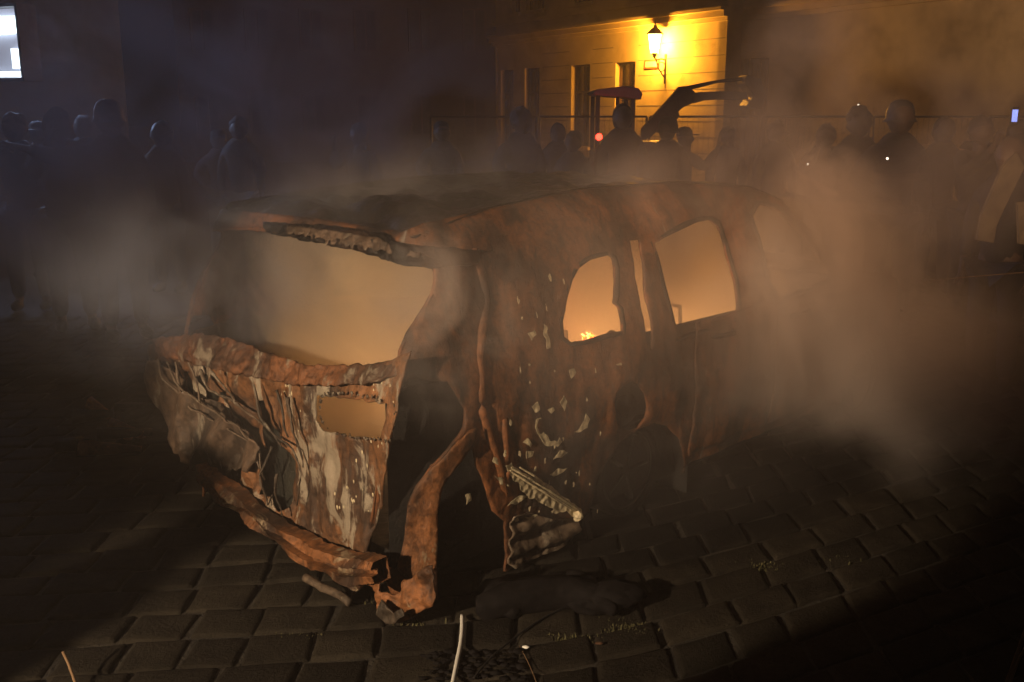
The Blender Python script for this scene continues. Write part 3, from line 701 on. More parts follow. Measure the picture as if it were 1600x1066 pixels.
# moss and weeds in the joints
M['moss'] = plain('moss', (.060, .055, .018), .8, 0, .5, 60, 0)
mb = MB(); rf = random.Random(5)
for cx, cy, n_, sp_x, sp_y in ((1195, 892, 120, 34, 6), (975, 985, 110, 24, 9), (955, 972, 40, 14, 5), (1000, 995, 50, 20, 5), (885, 1003, 60, 40, 3), (520, 880, 24, 14, 5), (600, 945, 60, 24, 4), (1320, 880, 30, 30, 6), (470, 1000, 40, 60, 3), (1490, 905, 12, 10, 2), (640, 978, 40, 30, 4)):
    for i in range(n_):
        q = gp(rf.gauss(cx, sp_x * .6), rf.gauss(cy, sp_y * .6), -.02); h_ = rf.uniform(.016, .030); d = Vector((rf.uniform(-1, 1), rf.uniform(-1, 1), 0)) * .016; wv = Vector((-d.y, d.x, 0)).normalized() * .0035
        mb.add([q - wv, q + wv, q + d * .6 + wv * .8 + Vector((0, 0, h_ * .7)), q + d + Vector((0, 0, h_)), q + d * .6 - wv * .8 + Vector((0, 0, h_ * .7))], [(0, 1, 2, 3, 4)])
tag(mb.build('moss', M['moss']), 'yellow-green moss and weeds growing in the stone joints', 'moss', kind='stuff')

# ================================================================== LAMP-LIT BUILDING
m, n, p = mat('ochre_plaster')
f = tex(n, ns=1.2, det=8); f2 = tex(n, ns=30)
r = ramp(n, f, [(.3, (.36, .28, .15)), (.45, (.52, .42, .24)), (.7, (.66, .54, .32))]); n.links.new(r.outputs[0], p.inputs['Base Color']); p.inputs['Roughness'].default_value = .9
b = N(n, "ShaderNodeBump"); b.inputs['Distance'].default_value = .01; n.links.new(f2, b.inputs['Height']); n.links.new(b.outputs[0], p.inputs['Normal'])
M['plaster'] = m
M['stucco'] = plain('grey_stucco', (.22, .19, .15), .9, 0, .2, 3)
M['navy_wall'] = plain('dark_blue_render', (.045, .055, .085), .9, 0, .2, 3)
M['soot_wall'] = plain('sooty_render', (.05, .048, .048), .9, 0, .2, 3)
M['glass'] = plain('dark_window_glass', (.02, .02, .022), .12, 0, .2, 3, 0)
M['timber'] = plain('dark_timber', (.06, .03, .018), .7)
M['white'] = plain('white_enamel', (.6, .58, .52), .5, 0, .1)
M['redtrim'] = plain('red_trim', (.40, .07, .03), .6)
fa, fb = Vector((5.4, 25, 0)), Vector((-.53, .848, 0)).normalized()      # facade origin and direction (to the left and away)
fn_ = Vector((fb.y, -fb.x, 0)) * -1                                       # outward normal, towards the camera
if fn_.dot(Vector((0, -1, 0))) < 0: fn_ = -fn_
def FP(t, z, d): q = fa + fb * t + fn_ * d; return Vector((q.x, q.y, z))
def fpos(px_, py_):              # photo point -> (t, z) on the facade plane
    d = Vector(ray(px_, py_)); o_ = Vector((0, 0, CH)); t = (fa - o_).dot(fn_) / d.dot(fn_); q = o_ + d * t; return (q - fa).dot(fb), q.z
def FP(t, z, d): q = fa + fb * t + fn_ * d; return Vector((q.x, q.y, z))
hall = empty('corner_building', FP(5, 0, 0), label='pale yellow corner building with cornice, lit by a wall lantern', cat='building')
def hb(mbd, name, m_, par=None, bevel=0):
    inv = Matrix.Translation(-hall.location); mbd.v = [tuple(inv @ Vector(v)) for v in mbd.v]; return mbd.build(name, m_, par or hall, bevel=bevel)
def fbox(mb_, t0, t1, z0, z1, d0, d1): return mb_.prism([(t0, z0), (t1, z0), (t1, z1), (t0, z1)], d0, d1, lambda x, y, d: FP(x, y, d))
T_end = fpos(775, 130)[0]; T_br = fpos(1133, 110)[0]; Zc = 4.05
def scr(q): return 800 + F * q.x / (q.y * math.cos(PIT) - (q.z - CH) * math.sin(PIT))
RD = .50
T_g = next(T_br - d * .02 for d in range(5, 200) if scr(FP(T_br - d * .02, 2, -RD)) > 1197)
wins = []
for x0, x1, yt in ((783, 802, 109), (820, 843, 106), (893, 922, 101), (962, 993, 97)):
    a, b_ = fpos(x1, yt), fpos(x0, yt); wins.append((a[0], b_[0], .9 if x0 > 800 or 1 else .9, (a[1] + b_[1]) / 2))
gate = (T_g, T_br - .12, -.03, fpos(1140, 91)[1])
ups = []
for x0, x1 in ((800, 812), (822, 850), (892, 926), (1000, 1040), (1110, 1160), (1260, 1330)):
    a, b_ = fpos(x1, 10), fpos(x0, 10); ups.append((a[0], b_[0], 5.0, 6.9))
# wall with openings: columns of rects
def wall_with(opens, t0, t1, z0, z1, th=.35, d0=0):
    mb_ = MB(); xs = sorted({t0, t1} | {v for o_ in opens for v in o_[:2] if t0 < v < t1}); 
    for a, b_ in zip(xs, xs[1:]):
        mid = (a + b_) / 2; cuts = sorted([(o_[2], o_[3]) for o_ in opens if o_[0] < mid < o_[1]]); z = z0
        for c0_, c1_ in cuts:
            if c0_ > z: fbox(mb_, a, b_, z, c0_, d0 - th, d0)
            z = max(z, c1_)
        if z < z1: fbox(mb_, a, b_, z, z1, d0 - th, d0)
    return mb_
upl = [o_ for o_ in ups if o_[0] > T_br + .2]
hb(wall_with(wins + upl, T_br, T_end, -.03, 8.5), 'wall', M['plaster'])
hb(wall_with([gate], -14, T_br, -.03, 8.5, d0=-RD), 'wall', M['plaster'])
def rbox(mb_, d0, d1, z0, z1, t0, t1): return mb_.prism([(d0, z0), (d1, z0), (d1, z1), (d0, z1)], t0, t1, lambda x, y, t: FP(T_br - t, y, -x))
mb = MB(); rbox(mb, 0, RD + .01, -.03, 8.5, -.3, .004); hb(mb, 'return_wall', M['plaster'])
mb = MB()
for ta, tb, dd in ((T_br - .1, T_end + .1, 0), (-14, T_br - .33, -RD)):
    fbox(mb, ta, tb, Zc, Zc + .10, dd, dd + .10); fbox(mb, ta, tb, Zc + .10, Zc + .24, dd, dd + .22); fbox(mb, ta, tb, Zc + .24, Zc + .32, dd, dd + .32); fbox(mb, ta, tb, Zc + .62, Zc + .72, dd, dd + .12)
hb(mb, 'cornice', M['plaster'])
# joints of the rusticated plaster
mb = MB()
for k in range(9):
    z = .45 + k * .40
    segs = [(T_br + .02, wins[3][0] - .12), (wins[3][1] + .12, wins[2][0] - .12), (wins[2][1] + .12, wins[1][0] - .12)]
    if z < Zc - .3:
        for a, b_ in segs:
            if b_ > a: fbox(mb, a, b_, z, z + .022, .001, .004)
hb(mb, 'plaster_joint', M['stucco'])
for i, (a, b_, z0, z1) in enumerate(wins + upl):
    mb = MB(); g_ = .05
    fbox(mb, a, a + g_, z0, z1, -.22, -.14); fbox(mb, b_ - g_, b_, z0, z1, -.22, -.14); fbox(mb, a + g_, b_ - g_, z1 - g_, z1, -.22, -.14); fbox(mb, a + g_, b_ - g_, z0, z0 + g_, -.22, -.14)
    fbox(mb, (a + b_) / 2 - .025, (a + b_) / 2 + .025, z0 + g_, z1 - g_, -.22, -.14); fbox(mb, a + g_, b_ - g_, z0 + (z1 - z0) * .66, z0 + (z1 - z0) * .66 + .05, -.225, -.145)
    wf = hb(mb, 'window', M['timber']); mb = MB(); fbox(mb, a, b_, z0, z1, -.27, -.24); hb(mb, 'pane', M['glass'], wf)
    mb = MB(); fbox(mb, a - .08, b_ + .08, z0 - .10, z0, .003, .10); hb(mb, 'sill', M['plaster'], wf)
mb = MB(); a, b_, z0, z1 = gate; fbox(mb, a, b_, z0, z1, -RD - .26, -RD - .2)
for k in range(6): fbox(mb, a + (b_ - a) * (k + .08) / 6, a + (b_ - a) * (k + .92) / 6, z0 + .1, z1 - .1, -RD - .197, -RD - .17)
hb(MB().tube([FP(T_end - .18, 0, .10), FP(T_end - .18, 3.95, .10)], .05, 10), 'drainpipe', M['dark'])
hb(mb, 'gate', M['timber'])
# wall lantern
lt, lz = fpos(1040, 118); 
lant = empty('wall_lantern', FP(lt, lz, 0), label='lit gas-style lantern on a scrolled bracket above the street sign', cat='street lamp')
inv = Matrix.Translation(-lant.location)
def lb(mbd, name, m_, par=None, smooth=False): mbd.v = [tuple(inv @ Vector(v)) for v in mbd.v]; return mbd.build(name, m_, par or lant, smooth)
hd = .95
# lantern centre out from the wall so that it shows at (1022, 68)
best = None
for k in range(40):
    d_ = .2 + k * .04
    for j in range(-20, 21):
        q = FP(lt + j * .0, 0, d_)
    q = FP(lt, 0, d_); 
    dep = q.y * math.cos(PIT); xx = 800 + F * q.x / (q.y * math.cos(PIT) - (3.4 - CH) * math.sin(PIT))
    if best is None or abs(xx - 1023) < best[0]: best = (abs(xx - 1023), d_)
hd = best[1]; hc = atY(1023, 68, FP(lt, 0, hd).y); hz = hc.z
lc = FP(lt, hz, hd)
s4 = lambda r_, z: [lc + Vector((r_ * math.cos(math.pi / 3 * k + .3), r_ * math.sin(math.pi / 3 * k + .3), z)) for k in range(6)]
def rings(rs):
    mb_ = MB(); V = []
    for r_, z in rs: V += s4(r_, z)
    mb_.add(V, [(i * 6 + k, i * 6 + (k + 1) % 6, (i + 1) * 6 + (k + 1) % 6, (i + 1) * 6 + k) for i in range(len(rs) - 1) for k in range(6)] + [tuple(range(6))[::-1], tuple(len(V) - 6 + k for k in range(6))]); return mb_
M['lampglass'] = emis('lamp_glass', (1.0, .62, .18), 22)
_n = M['lampglass'].node_tree; _t = _n.nodes.new("ShaderNodeBsdfTransparent"); _a = _n.nodes.new("ShaderNodeMixShader"); _a.inputs[0].default_value = .5   # clear glass panes round the burner
_n.links.new(_t.outputs[0], _a.inputs[1]); _n.links.new(_n.nodes["Principled BSDF"].outputs[0], _a.inputs[2]); _n.links.new(_a.outputs[0], _n.nodes["Material Output"].inputs[0])
lb(rings([(.12, -.24), (.20, .22)]), 'lantern_glass', M['lampglass'])
lb(rings([(.24, .225), (.23, .25), (.12, .36), (.06, .40), (.05, .46), (.02, .48), (.015, .58)]), 'lantern_cap', M['dark'])
mb = MB()
for k in range(6): mb.tube([s4(.125, -.24)[k], s4(.205, .22)[k]], .008, 5)
mb.tube([lc + Vector((0, 0, -.24)), lc + Vector((0, 0, -.36))], [.08, .03], 8); lb(mb, 'lantern_frame', M['dark'])
mb = MB(); w0 = FP(lt, lz, .02); zb = hz - .36
P = [FP(lt, zb, hd), FP(lt, zb - .05, hd * .8), FP(lt, zb - .02, hd * .4), FP(lt, zb - .05, .03)]; mb.tube(P, .022, 8)
P = [FP(lt, zb - .04, hd * .85), FP(lt, zb - .25, hd * .65), FP(lt, zb - .42, hd * .3), FP(lt, zb - .5, .03)]; mb.tube(P, .02, 8)
mb.tube([FP(lt, zb - .22 + .12 * math.sin(a * .52), hd * .38 + .12 * math.cos(a * .52)) for a in range(13)], .012, 6)
mb.tube([FP(lt, zb + .1, .02), FP(lt, zb - .65, .02)], .03, 8); lb(mb, 'bracket', M['dark'])
lamp('lantern_light', 'POINT', lc + Vector((0, 0, -.05)), 2300, (1.0, .39, .03), shadow_soft_size=.12)
# street name plate (wording unreadable in the photo)
a, b_ = fpos(1031, 93), fpos(1008, 108); sg = empty('street_sign', FP((a[0] + b_[0]) / 2, b_[1], 0), label='small framed street name plate under the wall lantern', cat='sign')
inv2 = Matrix.Translation(-sg.location)
mb = MB(); fbox(mb, a[0], b_[0], b_[1], a[1], .004, .03); mb.v = [tuple(inv2 @ Vector(v)) for v in mb.v]; mb.build('sign_frame', M['redtrim'], sg)
mb = MB(); fbox(mb, a[0] + .04, b_[0] - .04, b_[1] + .04, a[1] - .04, .031, .036); mb.v = [tuple(inv2 @ Vector(v)) for v in mb.v]; mb.build('sign_plate', M['white'], sg)

# ---- dark buildings behind and to the left
def building(name, label, o_, dirv, length, height, depth, wall_m, rows, cols, z0=1.0, wh=1.6, ww=.9, skip=None):
    dv = Vector(dirv).normalized(); nv = Vector((dv.y, -dv.x, 0))
    b_ = empty(name, o_, math.atan2(dv.y, dv.x), label=label, cat='building')
    mb_ = MB(); gapx = length / cols; ops = []
    for r_ in range(rows):
        for k in range(cols):
            if skip and (r_, k) in skip: continue
            x = gapx * (k + .5) - ww / 2; z = z0 + r_ * 3.2; ops.append((x, x + ww, z, z + wh))
    xs = sorted({0, length} | {v for q in ops for v in q[:2]})
    for a, c_ in zip(xs, xs[1:]):
        mid = (a + c_) / 2; z = -.03
        for q in sorted([(q[2], q[3]) for q in ops if q[0] < mid < q[1]]): mb_.box((a, 0, z), (c_, .4, q[0])); z = q[1]
        mb_.box((a, 0, z), (c_, .4, height))
    mb_.box((0, .4, -.03), (.4, depth, height)); mb_.box((length - .4, .4, -.03), (length, depth, height)); mb_.build('wall', wall_m, b_)
    MB().prism([(-.4, height + .003), (depth + .4, height + .003), (depth / 2, height + 3)], -.3, length + .3, lambda y, z, d: Vector((d, y, z))).build('roof', M['timber'], b_)
    MB().box((0, -.15, height - .5), (length, -.002, height - .25)).build('cornice', wall_m, b_)
    for a, c_, z, z1 in ops:
        f_ = MB().box((a, .16, z), (a + .06, .22, z1)).box((c_ - .06, .16, z), (c_, .22, z1)).box((a + .06, .16, z1 - .06), (c_ - .06, .22, z1)).box((a + .06, .16, z), (c_ - .06, .22, z + .06)).box(((a + c_) / 2 - .03, .16, z + .06), ((a + c_) / 2 + .03, .22, z1 - .06)).build('window', M['timber'], b_)
        MB().box((a, .24, z), (c_, .26, z1)).build('pane', M['glass'], f_)
    return b_
building('townhouse', 'unlit grey townhouse hidden in smoke left of the lamp-lit corner', (-13, 40, 0), (1, 0, 0), 12.6, 13, 8, M['soot_wall'], 4, 6)
shop = building('shop_building', 'dark building at the far left with one lit shop window', (-15.0, 12.9, 0), (1, .05, 0), 7.4, 9, 8, M['navy_wall'], 2, 3, skip={(0, 1), (0, 2), (1, 1), (1, 2), (1, 0), (0, 0)})
# lit shop window in a projecting frame, at the left edge
sw = empty('display_case', (-7.75, 12.6, 1.95), math.radians(-20), label='lit white display case window cut off by the upper left edge', cat='display case')
def pz(px_, py_): q = atY(px_, py_, 12.6); return q
zt, zb_ = pz(10, 5).z, pz(10, 128).z; sw.location = pz(31, 66); h2 = (zt - zb_) / 2
MB().box((-1.3, 0, -h2), (-1.24, .3, h2)).box((-.035, 0, -h2), (0, .3, h2)).box((-1.24, 0, h2 - .04), (-.035, .3, h2)).box((-1.24, 0, -h2), (-.035, .3, -h2 + .04)).build('case_frame', M['machine'], sw)
M['lit1'] = emis('lit_panel', (.42, .42, .52), .42); M['lit2'] = emis('fluorescent_tube', (.80, .95, 1.0), 3.2)
MB().box((-1.24, .22, -h2 + .04), (-.035, .26, h2 - .04)).build('lit_backboard', M['lit1'], sw)
MB().tube([(-1.1, .12, -h2 + .10), (-.09, .12, -h2 + .085)], .035, 10).build('lamp_tube', M['lit2'], sw, True)
MB().prism([(-.9, .10), (-.24, .12), (-.16, .22), (-.13, h2 - .14), (-.9, h2 - .12)], .14, .19, lambda x, z, d: Vector((x, d, z))).build('lit_poster', M['lit2'], sw)
MB().box((-.30, .14, -h2 + .16), (-.22, .18, -.06)).build('lit_poster', M['lit2'], sw)
lamp('display_light', 'AREA', sw.location + Vector((.1, -.25, 0)), 95, (.42, .58, 1.0), aim=sw.location + Vector((3.5, -5, .8)), shape='RECTANGLE', size=1.2, size_y=.8)

# ---- bollard / mesh fence panels in front of the building
pan0 = None; grp = 'temporary fence panels in front of the lamp-lit building'
for i in range(6):
    Y = 19.0; x0 = atY(843, 185, Y).x + i * 2.02 - 2.02 * 1; z = 1.80
    f_ = empty('fence_panel', (x0, Y - i * .12, 0), label='', cat='fence')
    lbls = ['fence panel at the left, beside the building corner', 'fence panel behind the man left of the digger cab', 'fence panel hidden behind the digger cab', 'fence panel under the raised digger boom', 'fence panel right of the boom, before the dark gate', 'fence panel farthest right, lost in the smoke']
    f_['label'] = 'wire mesh ' + lbls[i]; f_['group'] = grp
    fr2 = MB().tube([(0, 0, 0), (0, 0, z)], .022, 8).tube([(1.98, 0, 0), (1.98, 0, z)], .022, 8).tube([(0, 0, z), (1.98, 0, z)], .02, 8).tube([(0, 0, .12), (1.98, 0, .12)], .02, 8).build('fence_frame', M['machine'], f_, True)
    ms = MB()
    for k in range(1, 20): ms.box((k * .1 - .002, -.002, .12), (k * .1 + .002, .002, z))
    for k in range(1, 8): ms.box((0, .003, .12 + k * .21), (1.98, .006, .123 + k * .21))
    ms.build('mesh', M['machine'], f_); MB().box((-.14, -.3, 0), (.10, .3, .12)).build('foot', M['dark'], f_)

# ================================================================== DIGGER
YD = 17.0
dg = empty('digger', (atY(960, 200, YD).x, YD, 0), label='small backhoe digger with cab and raised folded boom', cat='digger')
dz0 = dg.location
def dp(px_, py_, dy=0): q = atY(px_, py_, YD + dy); return Vector((q.x - dz0.x, dy, q.z))
c0_, c1_ = dp(922, 150), dp(997, 150); zr = dp(960, 143).z
cab_w0, cab_w1 = c0_.x, c1_.x
cab = MB()
for x in (cab_w0 + .10, cab_w1 - .12):
    for y in (-.35, .7): cab.box((x - .035, y - .035, 1.0), (x + .035, y + .035, zr - .06))
cab.box((cab_w1 - .40, -.34, 1.0), (cab_w1 - .34, -.30, zr - .06)); cab.box((cab_w0 + .06, -.38, .9), (cab_w1 - .08, .74, 1.25)); cab.build('cab', M['machine'], dg, bevel=.02)
V = MB().prism([(cab_w0, zr - .05), (cab_w0 + .06, zr + .02), (cab_w1 - .25, zr + .08), (cab_w1 - .04, zr + .04), (cab_w1 + .02, zr - .04), (cab_w1, zr - .14), (cab_w1 - .25, zr - .10), (cab_w0 + .1, zr - .07)], -.42, .80, lambda x, z, d: Vector((x, d, z))).build('cab_roof', M['white'], dg, bevel=.02)
M['cabglass'] = plain('dusty_glass', (.05, .05, .045), .2)
MB().box((cab_w0 - .35, -.5, .5), (cab_w1 + .75, .9, 1.05)).build('chassis', M['machine'], dg, bevel=.06)
MB().box((cab_w1 + .02, -.4, 1.05), (cab_w1 + .85, .8, 1.4)).build('engine_cover', M['machine'], dg, bevel=.06)
for x, r_ in ((cab_w0 + .1, .55), (cab_w1 + .4, .42)):
    for y in (-.62, 1.02):
        wv = MB(); Pv = [(r_ * .55, -.13), (r_ * .95, -.14), (r_, -.09), (r_, .09), (r_ * .95, .14), (r_ * .55, .13), (.02, .05), (.02, -.05), (r_ * .55, -.13)]
        for k in range(24):
            t = 2 * math.pi * k / 24
            for rr_, h_ in Pv: wv.v.append((x + rr_ * math.cos(t), y + h_, r_ + rr_ * math.sin(t)))
        nP = len(Pv); wv.f = [(k * nP + i, ((k + 1) % 24) * nP + i, ((k + 1) % 24) * nP + i + 1, k * nP + i + 1) for k in range(24) for i in range(nP - 1)]
        wv.build('wheel', M['dark'], dg, True)
def beam(pts, name, th=.13, m_='machine'):
    P = [dp(*q) for q in pts]; return MB().prism([(q.x, q.z) for q in P], -th, th, lambda x, z, d: Vector((x, d, z))).build(name, M[m_], dg, bevel=.015)
beam([(1003, 200), (1016, 186), (1052, 146), (1060, 136), (1074, 136), (1084, 144), (1084, 160), (1066, 168), (1040, 190), (1016, 214), (1000, 220)], 'boom', .12)
beam([(1058, 136), (1075, 134), (1100, 129), (1128, 124), (1160, 121), (1160, 127), (1120, 130), (1090, 138), (1072, 142)], 'boom_ram', .05, 'dark')
beam([(1072, 146), (1096, 144), (1128, 143), (1165, 144), (1168, 156), (1128, 156), (1100, 157), (1082, 162), (1068, 158)], 'dipper_arm', .10)
beam([(1160, 118), (1182, 124), (1190, 150), (1184, 172), (1160, 166), (1172, 150), (1158, 132)], 'bucket', .3)
beam([(1050, 172), (1058, 168), (1062, 182), (1046, 200), (1038, 202)], 'lower_ram', .03, 'dark')
M['tail_lt'] = emis('red_light', (1.0, .03, .015), 12); q = dp(928, 212)
MB().ball((q.x, -1.0, q.z), .055, 2).build('tail_light', M['tail_lt'], dg, True)
MB().tube([(q.x, -.96, q.z), (q.x, -.9, q.z - .1), (q.x + .05, -.45, .98)], .018, 6).build('light_bracket', M['dark'], dg, True)
lamp('tail_light_glow', 'POINT', dz0 + Vector((q.x, -1.12, q.z)), 2.5, (1, .06, .04), shadow_soft_size=.03)

# ================================================================== PEOPLE
def skin_obj(name, J, E, m_, parent, root='pelvis', sub=1):
    names = list(J); me_ = bpy.data.meshes.new(name); me_.from_pydata([J[k][:3] for k in names], [(names.index(a), names.index(b_)) for a, b_ in E], [])
    o_ = bpy.data.objects.new(name, me_); col.objects.link(o_); md = o_.modifiers.new('k', 'SKIN')
    for i, k in enumerate(names):
        sv_ = me_.skin_vertices[0].data[i]; sv_.radius = (J[k][3], J[k][3 if len(J[k]) < 5 else 4]); sv_.use_root = (k == root)
    md.use_smooth_shade = True; md.branch_smoothing = .6
    s_ = o_.modifiers.new('u', 'SUBSURF'); s_.levels = sub; s_.render_levels = sub
    bpy.context.view_layer.update(); dgp = bpy.context.evaluated_depsgraph_get()
    m2 = bpy.data.meshes.new_from_object(o_.evaluated_get(dgp)); m2.name = name; bpy.data.objects.remove(o_); bpy.data.meshes.remove(me_)
    m2.materials.clear(); return link(name, m2, m_, parent, True)
def head_mesh(mbd, c_, yaw=0, tilt=0, s=1.0):
    Rm = Matrix.Rotation(yaw, 3, 'Z') @ Matrix.Rotation(tilt, 3, 'X')
    bm = bmesh.new(); bmesh.ops.create_uvsphere(bm, u_segments=24, v_segments=18, radius=1)
    V = []
    for v in bm.verts:
        x, y, z = v.co; w_ = .086 - .020 * max(0, -z) ; d_ = .094 - .018 * max(0, -z)
        px_, py_, pz_ = x * w_, y * d_, z * .115
        if y < 0:
            py_ *= 1 - .12 * (1 - abs(x)) * 0
            nz = math.exp(-((x / .16) ** 2) - ((z + .12) / .16) ** 2); py_ -= .026 * nz
            py_ += .009 * (math.exp(-(((abs(x) - .36) / .14) ** 2) - ((z - .05) / .12) ** 2))
            py_ -= .007 * math.exp(-((x / .25) ** 2) - ((z + .42) / .08) ** 2); py_ -= .010 * math.exp(-((x / .25) ** 2) - ((z + .78) / .16) ** 2)
        er = math.exp(-((abs(x) - 1) / .06) ** 2 - ((z + .02) / .2) ** 2); px_ += math.copysign(.014 * er, x)
        V.append(Vector(c_) + Rm @ Vector((px_, py_, pz_)) * s)
    mbd.add(V, [tuple(q.index for q in f_.verts) for f_ in bm.faces]); bm.free()
def jacket_mat(name, colr, hi=False): return plain(name, colr, .75, 0, .3, 6, .2)
JM = {'black': jacket_mat('black_jacket', (.010, .010, .012)), 'navy': jacket_mat('navy_jacket', (.012, .015, .028)), 'brown': jacket_mat('brown_coat', (.030, .020, .014)), 'grey': jacket_mat('grey_coat', (.045, .045, .045)),
      'red': jacket_mat('red_jacket', (.05, .012, .012)), 'fire': jacket_mat('firefighter_coat', (.018, .018, .020)), 'yellow': jacket_mat('pale_yellow_band', (.62, .52, .26)), 'jeans': jacket_mat('dark_trousers', (.02, .022, .03)), 'silver': jacket_mat('reflective_band', (.65, .66, .68)), 'olive': jacket_mat('olive_jacket', (.05, .05, .03))}
def person(px_, ytop, Y, face, label, jk='black', head='hair', arm='down', group=None, band=None, arm2='down'):
    top_ = atY(px_, ytop, Y); H = max(1.55, min(1.98, top_.z)) - (.03 if head != 'hair' else 0); k = H / 1.78
    o_ = empty('person', (top_.x, Y, 0), face, label=label, cat='person')
    if group: o_['group'] = group
    J = {'pelvis': (0, 0, .95, .15, .11), 'waist': (0, .0, 1.10, .135, .10), 'chest': (0, .01, 1.30, .165, .115), 'neckb': (0, .015, 1.46, .075, .07), 'neck': (0, .005, 1.53, .068), 'skull': (0, 0, 1.60, .07)}
    E = [('pelvis', 'waist'), ('waist', 'chest'), ('chest', 'neckb'), ('neckb', 'neck'), ('neck', 'skull')]
    JJ = {}; EJ = []; JT = {}; ET = []
    for sd, mode in ((-1, arm), (1, arm2)):
        t = 'l' if sd > 0 else 'r'
        sh_ = (sd * .175, .01, 1.43)
        if mode == 'down': el, wr, hd_, fd = (sd * .225, .02, 1.14), (sd * .235, -.05, .90), (sd * .235, -.07, .82), (0, -.25, -1)
        elif mode == 'phone': el, wr, hd_, fd = (sd * .24, -.20, 1.28), (sd * .12, -.42, 1.52), (sd * .11, -.44, 1.60), (-sd * .5, -.2, 1)
        elif mode == 'out': el, wr, hd_, fd = (sd * .40, -.08, 1.38), (sd * .62, -.16, 1.46), (sd * .70, -.18, 1.48), (sd, -.2, .1)
        else: el, wr, hd_, fd = (sd * .30, -.02, 1.20), (sd * .16, -.20, 1.05), (sd * .09, -.22, 1.04), (-sd, -.2, 0)
        J['sh' + t] = (*sh_, .062); J['el' + t] = (*el, .043); J['wr' + t] = (*wr, .028); J['ha' + t] = (*hd_, .036, .018)
        E += [('chest', 'sh' + t), ('sh' + t, 'el' + t), ('el' + t, 'wr' + t), ('wr' + t, 'ha' + t)]
        fdv = Vector(fd).normalized(); sdv = fdv.cross(Vector((0, 1, 0))) if abs(fdv.y) < .9 else Vector((1, 0, 0)); sdv.normalize()
        for i_, (o2, l2_) in enumerate(((-.030, .062), (-.010, .074), (.011, .070), (.030, .056))):
            b0_ = Vector(hd_) + sdv * o2 + fdv * .02; m0 = b0_ + fdv * l2_ * .55; e0 = m0 + fdv * l2_ * .4 + Vector((0, -.012, 0))
            J[f'f{t}{i_}a'] = (*m0, .009); J[f'f{t}{i_}b'] = (*e0, .0075); E += [('ha' + t, f'f{t}{i_}a'), (f'f{t}{i_}a', f'f{t}{i_}b')]
        th_ = Vector(wr).lerp(Vector(hd_), .5) + sdv * .045 + fdv * .02; J[f't{t}'] = (*th_, .010); J[f't{t}e'] = (*(th_ + fdv * .035), .008); E += [('ha' + t, f't{t}'), (f't{t}', f't{t}e')]
        JJ['sh' + t] = (*sh_, .102); JJ['el' + t] = (*el, .074); JJ['wr' + t] = (*Vector(el).lerp(Vector(wr), .9), .048)
        EJ += [('chest', 'sh' + t), ('sh' + t, 'el' + t), ('el' + t, 'wr' + t)]
        J['hi' + t] = (sd * .095, 0, .88, .095); J['kn' + t] = (sd * .11, -.01, .48, .060); J['an' + t] = (sd * .115, .02, .09, .040); J['to' + t] = (sd * .125, -.14, .045, .036)
        E += [('pelvis', 'hi' + t), ('hi' + t, 'kn' + t), ('kn' + t, 'an' + t), ('an' + t, 'to' + t)]
        JT['hi' + t] = (sd * .098, 0, .86, .112); JT['kn' + t] = (sd * .112, -.01, .48, .080); JT['an' + t] = (sd * .117, .015, .10, .065)
        ET += [('pelvis', 'hi' + t), ('hi' + t, 'kn' + t), ('kn' + t, 'an' + t)]
    JJ.update({'pelvis': (0, 0, .84, .185, .15), 'waist': (0, 0, 1.08, .165, .13), 'chest': (0, .01, 1.32, .22, .16), 'nk': (0, .01, 1.47, .17, .12), 'coll': (0, .005, 1.57, .115, .11)}); EJ += [('pelvis', 'waist'), ('waist', 'chest'), ('chest', 'nk'), ('nk', 'coll')]
    JT['pelvis'] = (0, 0, .95, .165, .125)
    sc_k = lambda D: {a: (b_[0] * k, b_[1] * k, b_[2] * k, *[x * k for x in b_[3:]]) for a, b_ in D.items()}
    bd = skin_obj('body', sc_k(J), E, M['skin'], o_)
    hm = MB(); hm.v = [tuple(v.co) for v in bd.data.vertices]; hm.f = [tuple(q.vertices) for q in bd.data.polygons]
    head_mesh(hm, (0, -.012 * k, 1.645 * k), 0, 0, k * 1.14)
    bpy.data.objects.remove(bd); bd = hm.build('body', M['skin'], o_, True)
    skin_obj('jacket', sc_k(JJ), EJ, JM[jk], o_); skin_obj('trousers', sc_k(JT), ET, JM['jeans'], o_)
    for sd in (-1, 1): MB().ball((sd * .125 * k, -.055 * k, .05 * k), .07 * k, 2, (.75, 1.75, .75)).build('shoe', M['dark'], o_, True)
    hc_ = Vector((0, 0, 1.655 * k))
    if head == 'hair':
        hb_ = MB(); hb_.ball(hc_ + Vector((0, .016, .022)), .122 * k, 3, (.88, .98, 1.02), .25, px_); hb_.v = [(a, max(b_, -.055 * k) if c_ < hc_.z + .05 * k else b_, c_) for a, b_, c_ in hb_.v]; hb_.build('hair', M['hair'], o_, True)
    elif head == 'cap':
        MB().lathe([(.0, .135), (.06, .125), (.092, .09), (.10, .04), (.10, .02)], hc_, 'z', 20).ball(hc_ + Vector((0, -.13, .035)), .08, 2, (.9, .9, .12)).build('cap', JM['black'], o_, True)
    elif head == 'helmet':
        MB().lathe([(.0, .155), (.05, .15), (.09, .12), (.112, .06), (.118, .0), (.138, -.02), (.134, -.03)], hc_ + Vector((0, .01, 0)), 'z', 24).build('helmet', M['machine'], o_, True)
    elif head == 'hood':
        MB().ball(hc_ + Vector((0, .03, .0)), .13 * k, 3, (.85, .95, 1.1), .1, px_).build('hood', JM[jk], o_, True)
